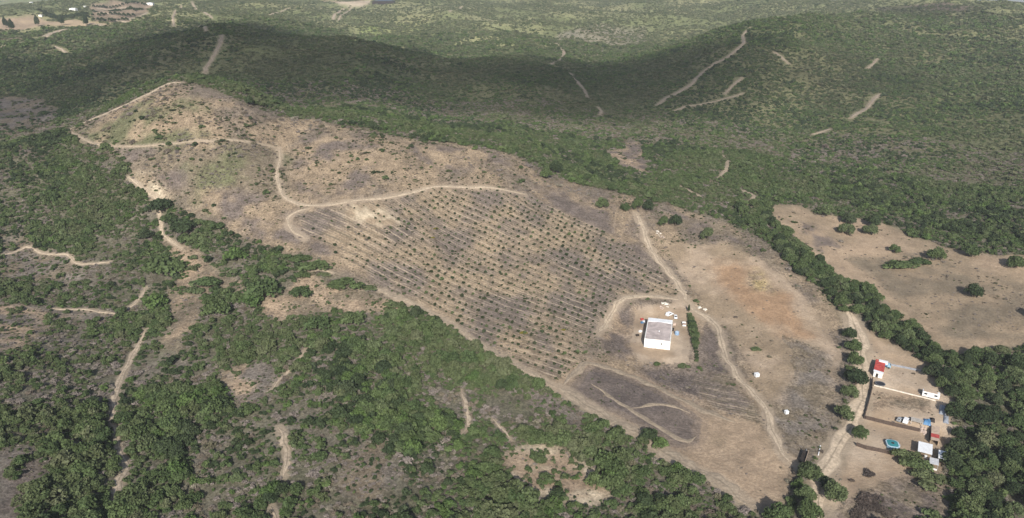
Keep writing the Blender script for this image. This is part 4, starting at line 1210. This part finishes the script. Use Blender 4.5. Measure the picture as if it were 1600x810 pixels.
# blue water tank, box and small things in the yard
p = ground(1057.5, 523)
t = thing('water_tank', p, 0.2, 'round blue water tank beside the farm building', 'tank')
MB().cyl((0, 0, 0), (0, 0, 1.7), 1.15, 1.15, 20).build('tank_body', plain('tank_blue', (0.22, 0.33, 0.48), 0.5, 0.4), t, 0.05)
MB().cyl((0, 0, 1.7), (0, 0, 2.0), 1.1, 0.35, 20).build('tank_top', plain('tank_top', (0.40, 0.48, 0.58), 0.5, 0.4), t)
MB().cyl((0, 0, 1.98), (0, 0, 2.12), 0.36, 0.36, 12).build('lid', M_SKY, t)
p = ground(1053, 508)
t = thing('storage_box', p, 0.1, 'small pinkish box against the farm building wall', 'box')
MB().box(0, 0, 0, 1.5, 1.4, 1.2).build('box_body', M_PSTONE, t, 0.04); MB().box(0, 0, 1.2, 1.6, 1.5, 0.12).build('lid', M_BEIGE, t)
p = ground(1051.5, 517)
t = thing('black_bin', p, 0.1, 'dark bin between the blue tank and the building', 'bin')
MB().box(0, 0, 0.1, 0.9, 0.9, 1.3, 0.06).build('bin_body', M_DARK, t); MB().box(0, 0, 1.41, 1.0, 1.0, 0.1).build('lid', M_TYRE, t)
for u, v, mt, lab in ((1003, 500, M_RED, 'red crate beside the farm building corner'), (1003.5, 505, M_BLUE, 'blue crate beside the farm building wall'), (1006, 504, M_WROOF, 'white crate leaning by the farm building wall'), (1000.5, 519, M_WROOF, 'pale crate among the yard weeds'), (996, 525, M_DARK, 'dark crate farthest from the building wall')):
    p = ground(u, v)
    t = thing('crate', p, random.uniform(0, 1), lab, 'crate', 'crates beside the farm building')
    MB().box(0, 0, 0.02, 1.5, 1.1, 0.08).build('bottom', mt, t)
    for s in (-1, 1):
        MB().box(0, s * .55, 0, 1.5, .06, .8).build('side_board', mt, t); MB().box(s * .78, 0, 0, .06, 1.04, .8).build('end_board', mt, t)

STONES = []
for s in range(5):
    gg = random.Random(40 + s)
    vs = []
    import itertools
    for a in range(6):
        for lv, rr_ in ((0, .9), (.45, 1.0), (.85, .55)):
            th_ = a * math.pi / 3 + gg.uniform(-.2, .2)
            vs.append((math.cos(th_) * rr_ * gg.uniform(.75, 1.15), math.sin(th_) * rr_ * gg.uniform(.75, 1.15), lv + gg.uniform(-.1, .1)))
    fs = []
    for a in range(6):
        b = (a + 1) % 6
        fs += [(3 * a, 3 * b, 3 * b + 1, 3 * a + 1), (3 * a + 1, 3 * b + 1, 3 * b + 2, 3 * a + 2)]
    fs.append(tuple(3 * a + 2 for a in range(6)))
    STONES.append((vs, fs))
def stone_meshes(mat):
    out = []
    for vs, fs in STONES:
        me = bpy.data.meshes.new('stone'); me.from_pydata(vs, [], fs); me.update(); me.materials.append(mat); out.append(me)
    return out
ST_W, ST_P = stone_meshes(M_STONE), stone_meshes(M_PSTONE)
def rubble(u, v, wpx, hpx, count, label, meshes):
    p = ground(u, v); s = ppm(p)
    t = thing('rubble_pile', p, random.uniform(-.4, .4), label, 'rubble')
    for k in range(count):
        a, d = random.uniform(0, 6.28), math.sqrt(random.random())
        x, y = math.cos(a) * d * wpx / s / 2, math.sin(a) * d * hpx / s / 2 / 0.5
        o = link('stone', random.choice(meshes), t)
        sc = random.uniform(.35, .95) * (1.15 - .5 * d)
        gz = float(h_at(p.x + x, p.y + y)) - p.z
        o.location = (x, y, gz + (1 - d) * 0.5 - .15); o.scale = (sc, sc * random.uniform(.7, 1.2), sc * .7); o.rotation_euler = (random.uniform(-.3, .3), random.uniform(-.3, .3), random.uniform(0, 6))
rubble(1040, 476, 13, 7, 26, 'heap of pale rubble behind the white van', ST_W)
rubble(1033, 481, 7, 4, 9, 'low scatter of rubble at the side of the pale heap', ST_P)
rubble(1093, 481, 8, 3, 10, 'pale slab heap beside the track bend, nearer the cypress', ST_W)
rubble(1101, 484, 8, 3, 10, 'pale slab heap beside the track bend, farther from the cypress', ST_W)
rubble(1029, 365, 9, 9, 18, 'white rubble heap on the straw patch below the tree pair', ST_W)
rubble(1034, 371, 7, 4, 9, 'brownish rubble at the foot of the white heap', ST_P)
rubble(1443, 673, 11, 9, 24, 'round heap of pinkish rubble in the walled plot corner', ST_P)

def white_box(u, v, sx, sy, sz, lab):
    p = ground(u, v)
    t = thing('hive_box', p, 0.3, lab, 'box')
    MB().box(0, 0, 0.25, sx, sy, sz).build('box_body', M_PAINT, t, 0.04)
    MB().box(0, 0, 0.25 + sz, sx + .15, sy + .15, .12).build('lid', M_WROOF, t)
    for x in (-1, 1):
        for y in (-1, 1):
            MB().box(x * sx * .4, y * sy * .4, -0.1, .14, .14, .36).build('leg', M_METAL, t)
white_box(1182, 589, 2.0, 1.6, 1.5, 'white box standing beside the two rut track')
white_box(1228.5, 647, 1.5, 1.3, 1.2, 'smaller white box lower on the grey slope')

# trailer and pole by the junction
a, b = ground(1253, 725), ground(1259, 707)
t = thing('flat_trailer', a.lerp(b, 0.5), ang(a, b), 'dark trailer with a pale side board near the junction', 'trailer')
L = (b - a).length
MB().box(0, 0, 0.6, L, 1.9, 0.18).build('deck', M_DARK, t)
MB().box(0, -0.98, 0.79, L, 0.08, 0.8).build('side_board', M_BEIGE, t)
MB().box(0, 0.98, 0.79, L, 0.08, 0.8).build('side_board', M_DARK, t)
MB().box(L / 2 + 0.8, 0, 0.55, 1.6, 0.14, 0.14).build('drawbar', M_METAL, t)
for x in (-.5, .5):
    for s in (-1, 1):
        MB().cyl((x, s * .7, .32), (x, s * .92, .32), .32, .32, 10).build('wheel', M_TYRE, t)
a, b = ground(1278.5, 712), ground(1281.5, 698)
t = thing('white_pipe', a, 0, 'long white pipe lying beside the road verge', 'pipe')
dv = b - a
MB().cyl((0, 0, .2), (dv.x, dv.y, dv.z + .2), .2, .2, 8).build('pipe_body', M_PAINT, t)
MB().cyl((dv.x * 1.001, dv.y * 1.001, dv.z + .2), (dv.x * 1.03, dv.y * 1.03, dv.z + .2), .27, .27, 8).build('collar', M_WROOF, t)

# walls and fences of the plots: panels between posts that follow the ground
def fence(pts, h, th, mat, label, name, cat, step=3.0, post=True):
    q = [ground(u, v) for u, v in pts]
    t = thing(name, q[0], 0, label, cat)
    t['kind'] = 'thing'
    o = q[0]
    for a, b in zip(q[:-1], q[1:]):
        L = math.hypot(b.x - a.x, b.y - a.y); k = max(1, round(L / step)); r = ang(a, b)
        for i in range(k):
            c0, c1 = a.lerp(b, i / k), a.lerp(b, (i + 1) / k)
            z0 = min(float(h_at(c0.x, c0.y)), float(h_at(c1.x, c1.y)))
            c = c0.lerp(c1, .5)
            s = MB().box(0, 0, -0.25, L / k - (.2 if post else .004), th, h + .25 + random.uniform(-.03, .03)).build('wall_panel', mat, t)
            s.location = (c.x - o.x, c.y - o.y, z0 - o.z); s.rotation_euler = (0, 0, r)
            if post:
                s = MB().box(0, 0, -0.25, .18, th + .1, h + .37).build('post', mat, t)
                s.location = (c0.x - o.x, c0.y - o.y, z0 - o.z); s.rotation_euler = (0, 0, r)
    return t
fence([(1366, 603), (1400, 611), (1440, 621), (1462, 627)], 0.45, 0.3, M_STONE, 'low white boundary wall between the upper two plots', 'boundary_wall', 'wall')
fence([(1363, 594), (1362, 610), (1357, 630), (1350, 655)], 1.7, 0.25, M_BROWN, 'fence along the road side of the middle plot, its shadow painted in as dark brown', 'plot_fence', 'fence')  # dark brown here stands in for the shadow band beside this wall
fence([(1352, 655), (1380, 662), (1410, 669), (1437, 675)], 1.7, 0.2, M_BROWN, 'brown reed fence between the middle and the pool plot', 'plot_fence', 'fence')
fence([(1338, 697), (1352, 702), (1372, 706), (1398, 712)], 1.7, 0.2, M_BROWN, 'brown reed fence at the lower side of the pool plot', 'plot_fence', 'fence')
fence([(1385, 570), (1410, 575), (1455, 583)], 1.0, 0.12, M_GREYT, 'thin grey fence on the upper side of the top plot', 'plot_fence', 'fence')
fence([(1452, 672), (1452, 692)], 1.6, 0.15, M_DARK, 'short dark fence beside the red roofed lean-to', 'plot_fence', 'fence')

EX = ang(ground(1366, 603), ground(1462, 627))       # direction of the plots' cross walls
def box_at(u, v):
    return ground(u, v)
# red roofed shed by the road
a = ground(1364, 588.5)
s = ppm(a); wd = 12.5 / s; ln = 13.0
t = thing('red_shed', a, EX, 'red roofed shed with pale front at the road end of the top plot', 'shed')
MB().box(wd / 2, 0.1, -.3, wd, .2, 2.7).build('front_wall', M_WHITE, t)
MB().box(0.1, ln / 2, -.3, .2, ln - .42, 2.9).build('side_wall', M_BEIGE, t); MB().box(wd - .1, ln / 2, -.3, .2, ln - .42, 2.7).build('side_wall', M_BEIGE, t)
MB().box(wd / 2, ln - .1, -.3, wd, .2, 2.7).build('back_wall', M_WHITE, t)
rf = MB().prism([(-.25, 2.78), (wd + .25, 2.45), (wd + .25, 2.53), (-.25, 2.86)], 1.7, ln + .2).build('roof', M_RED, t)
MB().prism([(-.25, 2.79), (wd + .25, 2.46), (wd + .25, 2.54), (-.25, 2.87)], -.3, 1.68).build('roof_front', M_WROOF, t)
for k in range(14):
    y = 2.0 + k * .8
    MB().prism([(-.25, 2.865), (wd + .25, 2.535), (wd + .25, 2.57), (-.25, 2.90)], y, y + .1).build('roof_seam', M_RED, rf)
d_ = MB().box(wd * .4, -.03, 0, 1.0, .08, 2.0).build('door', M_DARK, t)
# small lorry beside it
a, b = ground(1380, 573), ground(1388, 575)
t = thing('box_lorry', a, ang(a, b), 'small blue and white box lorry beside the red shed', 'lorry')
MB().box(-.2, 0, .75, 4.0, 2.1, .18).build('chassis', M_DARK, t)
bx = MB().box(-.3, 0, .94, 3.9, 2.1, 1.9).build('box_body', M_WROOF, t, .03)
MB().box(-.3, -1.07, .98, 3.8, .03, .8).build('side_stripe', M_BLUE, bx)
cb = MB().prism([(1.75, .5), (1.75, 2.2), (2.6, 2.2), (3.1, 1.35), (3.15, .5)], -.95, .95).build('cab', M_SKY, t, .05)
MB().prism([(2.66, 2.1), (3.10, 1.38), (3.15, 1.40), (2.72, 2.14)], -.8, .8).build('windscreen', M_GLASS, cb)
for x in (-1.3, 2.4):
    for s_ in (-1, 1):
        MB().cyl((x, s_ * .75, .42), (x, s_ * 1.0, .42), .42, .42, 12).build('wheel', M_TYRE, t)
# trampoline
p = ground(1375, 602)
t = thing('trampoline', p, 0, 'round dark trampoline beside the low white wall', 'trampoline')
rt = 7.3 / ppm(p)
mb = MB(); k = 28
vs = [(math.cos(2 * math.pi * i / k) * r_, math.sin(2 * math.pi * i / k) * r_, z_) for r_, z_ in ((rt, .88), (rt * .84, .88), (rt * .84, .82), (rt, .82)) for i in range(k)]
fs = [(j * k + i, j * k + (i + 1) % k, ((j + 1) % 4) * k + (i + 1) % k, ((j + 1) % 4) * k + i) for j in range(4) for i in range(k)]
mb.add(vs, fs).build('rim_pad', plain('pad_grey', (0.13, 0.14, 0.16), .7, .3), t)
MB().cyl((0, 0, .80), (0, 0, .84), rt * .86, rt * .86, 28).build('mat', plain('jump_mat', (0.035, 0.037, 0.045), .8, .2), t)
for i in range(6):
    a_ = i * math.pi / 3
    MB().cyl((math.cos(a_) * rt * .95, math.sin(a_) * rt * .95, -.1), (math.cos(a_) * rt * .95, math.sin(a_) * rt * .95, .82), .05, .05, 6).build('leg', M_METAL, t)
# white caravan
a, b = ground(1440, 619.5), ground(1467, 626)
L = math.hypot(b.x - a.x, b.y - a.y); Wc = 2.5; r = ang(a, b)
t = thing('caravan', a, r, 'long white caravan with dark windows at the end of the top plot', 'caravan')
bd = MB().box(L / 2, Wc / 2, .35, L, Wc, 2.3).build('body', M_PAINT, t, .1)
MB().box(L / 2 - .3, Wc / 2, 2.655, L * .8, Wc * .8, .1).build('roof', M_BEIGE, t)
for x in (L * .2, L * .78):
    w_ = MB().box(x, -.02, 1.45, 1.2, .06, .7).build('window', M_GLASS, t); MB().box(x, -.04, 1.36, 1.4, .1, .07).build('sill', M_METAL, w_)
d_ = MB().box(L * .5, -.02, .5, .75, .05, 1.8).build('door', M_WROOF, t); MB().box(L * .5 + .28, -.06, 1.4, .06, .06, .2).build('handle', M_DARK, d_)
for x in (L * .42, L * .55):
    MB().cyl((x, .05, .3), (x, .3, .3), .32, .32, 12).build('wheel', M_TYRE, t)
MB().box(-.7, Wc / 2, .4, 1.4, .12, .12).build('drawbar', M_METAL, t)
# vehicles and heaps behind the brown fence
car(1405.5, 657.5, 1408, 654, 'silver hatchback by the brown reed fence', 3.8, 1.65, 1.5, M_METAL)
car(1415.5, 659.5, 1418, 654, 'white van parked by the brown reed fence', 4.6, 1.9, 2.0, van=True, name='parked_van', cat='van')
a = ground(1432, 662); s = ppm(a)
t = thing('flat_roof_shelter', a, EX, 'low grey flat topped shelter between the white van and blue tarpaulin', 'shelter')
MB().box(0, 0, 1.55, 17 / s, 3.0, .18).build('roof', M_CONC, t)
for x in (-1, 1):
    for y in (-1, 1):
        MB().box(x * 7.6 / s, y * 1.3, -.3, .2, .2, 1.85).build('post', M_CONC, t)
MB().box(0, 1.4, -.3, 14.6 / s, .12, 1.84).build('back_wall', M_CONC, t)
def tarp(u, v, wpx, hpx, hm, mat, lab, name='tarpaulin_heap', cat='tarpaulin'):
    p = ground(u, v); s = ppm(p); gg = np.random.default_rng(int(u))
    nx, ny = 14, 12
    X, Y = np.meshgrid(np.linspace(-1, 1, nx), np.linspace(-1, 1, ny))
    Z = hm * (1 - np.maximum(np.abs(X), np.abs(Y)) ** 3) * (0.7 + 0.5 * fbm(X * 3 + u, Y * 3, 1.1, 2, 9)) - .15
    wx, wy = X * wpx / s / 2, Y * hpx / s / 2 / .55
    ii = np.arange(nx * ny).reshape(ny, nx)
    ff = np.stack([ii[:-1, :-1], ii[:-1, 1:], ii[1:, 1:], ii[1:, :-1]], -1).reshape(-1, 4)
    o = link(name, mesh_np(name, np.stack([wx, wy, Z], -1).reshape(-1, 3), ff, mat, True))
    o.location = p; o.rotation_euler = (0, 0, EX)
    return tag(o, lab, cat)
tarp(1448, 660, 12, 9, 1.5, M_BLUE, 'bright blue tarpaulin over a heap beside the flat shelter')
tarp(1457, 657, 7, 6, 1.2, M_DARK, 'dark covered heap beside the blue tarpaulin')
tarp(1473, 640, 10, 18, 0.9, M_GREYT, 'blue grey tarpaulin spread under the wood edge')
tarp(1478, 655, 8, 14, 0.8, M_GREYT, 'smaller grey tarpaulin nearer the lean-to')
# beige and red lean-to
a = ground(1453, 694); s = ppm(a)
t = thing('lean_to', a, EX, 'narrow beige lean-to roof with a red panel', 'shed')
wd = 11 / s; L = 11.5
for nm, m_, y0, y1 in (('roof_panel', M_BEIGE, 5.0, L), ('roof_panel', M_RED, 2.0, 4.96), ('roof_panel', M_BEIGE, -.2, 1.96)):
    MB().prism([(-.1, 2.2), (wd, 2.35), (wd, 2.43), (-.1, 2.28)], y0, y1).build(nm, m_, t)
for x in (.1, wd - .2):
    for y in (0, 4, 7.5, L - .2):
        MB().box(x, y, -.3, .14, .14, 2.5).build('post', M_WOOD, t)
MB().box(wd - .05, L / 2, -.3, .1, L * .98, 2.3).build('back_wall', M_BEIGE, t)
# white flat roofs
def carport(u, v, wpx, depth, hh, lab, mat=None):
    a = ground(u, v); s = ppm(a); wd = wpx / s
    t = thing('carport', a, EX, lab, 'carport')
    MB().prism([(0, hh), (wd, hh + .12), (wd, hh + .24), (0, hh + .12)], 0, depth).build('roof', mat or M_WROOF, t)
    for x in (.2, wd - .2):
        for y in (.2, depth - .2):
            MB().box(x, y, -.3, .12, .12, hh + .3).build('post', M_METAL, t)
    MB().box(wd / 2, depth - .1, -.3, wd - .5, .1, hh * .8).build('back_panel', M_CONC, t)
    return t
carport(1432, 713.5, 19.5, 7.6, 2.5, 'white flat roofed carport nearest the reed fence, beside the green bush')
carport(1464, 724, 18, 6.0, 2.4, 'white flat roofed carport under the wood edge')
carport(1450.5, 731, 12.5, 4.4, 2.0, 'lower grey white roof between the two white carports', plain('dull_sheet', (0.55, 0.55, 0.56), .6, .3))
p = ground(1446, 716); t = thing('storage_drum', p, 0, 'white drum under the edge of the carports', 'drum')
MB().cyl((0, 0, 0), (0, 0, 1.1), .5, .5, 14).build('drum_body', M_PAINT, t); MB().cyl((0, 0, 1.1), (0, 0, 1.16), .53, .53, 14).build('lid', M_WROOF, t)
fence([(1452, 732), (1464, 736)], 0.7, .2, M_WHITE, 'short white wall below the carports', 'boundary_wall', 'wall')
# raised pool with teal cover
p = ground(1394, 697); s = ppm(p); rp = 8.8 / s
t = thing('raised_pool', p, EX + .25, 'raised pool with teal cover and pale blue sides', 'pool')
SQ8 = [(1, -.62), (1, .62), (.62, 1), (-.62, 1), (-1, .62), (-1, -.62), (-.62, -1), (.62, -1)]
k = 8
def ring(r0, z0, r1, z1):
    vs = [(px_ * r_, py_ * r_ * 1.15, z_) for r_, z_ in ((r0, z0), (r1, z1)) for px_, py_ in SQ8]
    return vs, [(i, (i + 1) % k, k + (i + 1) % k, k + i) for i in range(k)]
MB().add(*ring(rp, -.2, rp, 1.15)).build('pool_wall', M_SKY, t)
mb = MB(); mb.add(*ring(rp * 1.05, 1.16, rp * .84, 1.28)); mb.build('rim', plain('pale_rim', (0.42, 0.55, 0.62), .5, .4), t)
mb = MB(); mb.add(*ring(rp * .88, 1.27, rp * .24, 1.40)); mb.build('cover', M_TEAL, t)
mb = MB(); mb.add(*ring(rp * .25, 1.395, rp * .02, 1.42)); mb.build('cover_centre', M_DARK, t)
MB().box(rp + .25, 0, -.1, .5, .9, 1.2).build('ladder', M_METAL, t)
# brush piles and cut wood
def brush_pile(u, v, wpx, hpx, hm, lab, key='brown'):
    p = ground(u, v); s = ppm(p)
    V, Fc, val = leaf_cloud(np.random.default_rng(int(u * 7 + v)), 7, 520, 0.2, flat=.5, spread=.6, twig=True)
    me = mesh_np('brush_pile', V * np.array([wpx / s / 1.7, hpx / s / 1.7 / .55, hm * 1.4]), Fc, TW_DARK); fattr(me, 'leaf', val, 'FACE')
    o = link('brush_pile', me); o.location = (p.x, p.y, p.z - .05); o.rotation_euler = (0, 0, EX)
    tag(o, lab, 'brush pile')
TW_DARK = leaf_material('dead_twigs', (0.085, 0.068, 0.058), (0.10, 0.08, 0.066), (0.075, 0.062, 0.055), .03)
brush_pile(1357, 741, 19, 13, 1.1, 'oval pile of dead brush in the open plot below the fence')
brush_pile(1329, 751, 12, 4, .6, 'short line of cut branches near the junction tree')
brush_pile(1362, 785, 42, 26, 1.0, 'broad dark heap of cut brush at the lower plot')
brush_pile(1388, 800, 30, 18, .9, 'dark brush heap at the bottom edge, farther from the road')
brush_pile(1340, 803, 26, 22, .9, 'reddish brown brush heap at the bottom edge nearer the road')
# far farm buildings
def hut(u, v, wpx, dep, hh, lab, wall, roof, name='far_house', cat='house'):
    p = ground(u, v); s = ppm(p); wd = wpx / s
    t = thing(name, p, random.uniform(-.1, .1), lab, cat)
    MB().box(0, 0, -1, wd, dep, hh + 1).build('wall', wall, t)
    r_ = MB().prism([(-wd / 2 - .3, hh + .02), (0, hh + dep * .18), (wd / 2 + .3, hh + .02)], -dep / 2 - .3, dep / 2 + .3).build('roof', roof, t)
    for k_ in (-1, 1):
        MB().box(k_ * wd * .25, -dep / 2 - .03, 1.0, wd * .12, .08, 1.2).build('window', M_GLASS, t)
    MB().box(0, -dep / 2 - .03, 0, wd * .1, .08, 2.1).build('door', M_DARK, t)
hut(115, 17, 10, 9, 4.5, 'far white farmhouse between the groves', M_WHITE, M_WROOF)
hut(133, 12, 3, 5, 3, 'tiny far white hut above the grove rows', M_WHITE, M_WROOF)
hut(49, 6, 4, 6, 3, 'far white hut on the green slope by the picture corner', M_WHITE, M_WROOF)
hut(64, 26, 5, 6, 3, 'far pale hut beside a windbreak tree', M_WHITE, M_CONC)
hut(235, 8, 10, 10, 4, 'far pale shed at the end of the groves', M_WHITE, M_WROOF, 'far_shed', 'shed')
hut(600, 6, 34, 26, 7, 'far dark blue farm shed beside the bare patch', M_DARK, plain('blue_roof', (0.05, 0.075, 0.11), .6, .3), 'far_shed', 'shed')
# ------------------------------------------------------------------ clouds that shade part of the hills, and the haze
def cloud(outline, alt, thick, dens, label):
    q = np.array([tuple(ground(u, v)) for u, v in outline])
    sh = (alt - q[:, 2]) / sun_to.z
    q = q[:, :2] + np.stack([sun_to.x * sh, sun_to.y * sh], 1)
    c = q.mean(0)
    if np.sum(q[:, 0] * np.roll(q[:, 1], -1) - np.roll(q[:, 0], -1) * q[:, 1]) < 0:
        q = q[::-1]
    q = resample(np.concatenate([q, q[:1]]), np.hypot(*(np.roll(q, -1, 0) - q).T).sum() / 90)[:-1]
    nr = 14; k = len(q)
    V, Fc = [], []
    for side in (1, -1):
        for i in range(nr + 1):
            f = 1.12 * (1 - i / nr)
            x = c[0] + (q[:, 0] - c[0]) * f; y = c[1] + (q[:, 1] - c[1]) * f
            f0 = f / 1.12
            hgt = thick / 2 * (1 - f0 ** 2.6) ** 1.0 * (0.55 + 1.1 * sstep(0.25, 0.7, fbm(x, y, 190, 3, 81)))
            V.append(np.stack([x, y, alt + side * hgt * (1.0 if side > 0 else 0.45)], 1))
    V = np.concatenate(V)
    for s_ in range(2):
        b0 = s_ * (nr + 1) * k
        for i in range(nr):
            for j in range(k):
                f_ = (b0 + i * k + j, b0 + i * k + (j + 1) % k, b0 + (i + 1) * k + (j + 1) % k, b0 + (i + 1) * k + j)
                Fc.append(f_ if s_ == 0 else f_[::-1])
    m = bpy.data.materials.new('cloud'); m.use_nodes = True; nt = m.node_tree
    nt.nodes.remove(nt.nodes['Principled BSDF'])
    v = nd(nt, 'ShaderNodeVolumePrincipled'); v.inputs['Color'].default_value = (0.95, 0.95, 0.95, 1); v.inputs['Density'].default_value = dens
    nt.links.new(v.outputs[0], nt.nodes['Material Output'].inputs['Volume'])
    me = mesh_np('cloud', V, Fc, m, True)
    tag(link('cloud', me), label, kind='stuff')
cloud([(-150,95),(0,100),(110,92),(200,66),(300,40),(420,50),(540,66),(640,78),(730,96),(830,104),(900,106),(970,110),(1050,92),(1120,70),(1190,60),(1240,90),(1210,135),(1130,170),(1050,185),(950,190),(860,182),(760,174),(640,162),(520,150),(400,136),(330,126),(240,122),(150,160),(60,200),(-150,190)], 720, 240, 0.0060, 'cumulus cloud shading the hills behind the farm')
cloud([(1240,110),(1330,95),(1420,100),(1480,130),(1420,165),(1330,175),(1260,160)], 720, 110, 0.0030, 'thin cloud shading the big slope')
cloud([(1380,12),(1450,9),(1530,11),(1560,20),(1480,30),(1400,26)], 720, 150, 0.004, 'small cloud shading the skyline')

HZ = 8200.0
mb = MB().box(0, 0, -250, 2 * HZ, 2 * HZ, 250 + 330)
m = bpy.data.materials.new('haze'); m.use_nodes = True; nt = m.node_tree
nt.nodes.remove(nt.nodes['Principled BSDF'])
v = nd(nt, 'ShaderNodeVolumePrincipled'); v.inputs['Color'].default_value = (0.86, 0.91, 1.0, 1); v.inputs['Density'].default_value = 0.00009
nt.links.new(v.outputs[0], nt.nodes['Material Output'].inputs['Volume'])
hz_ = mb.build('haze', m)
tag(hz_, 'thin bluish summer haze', kind='stuff')
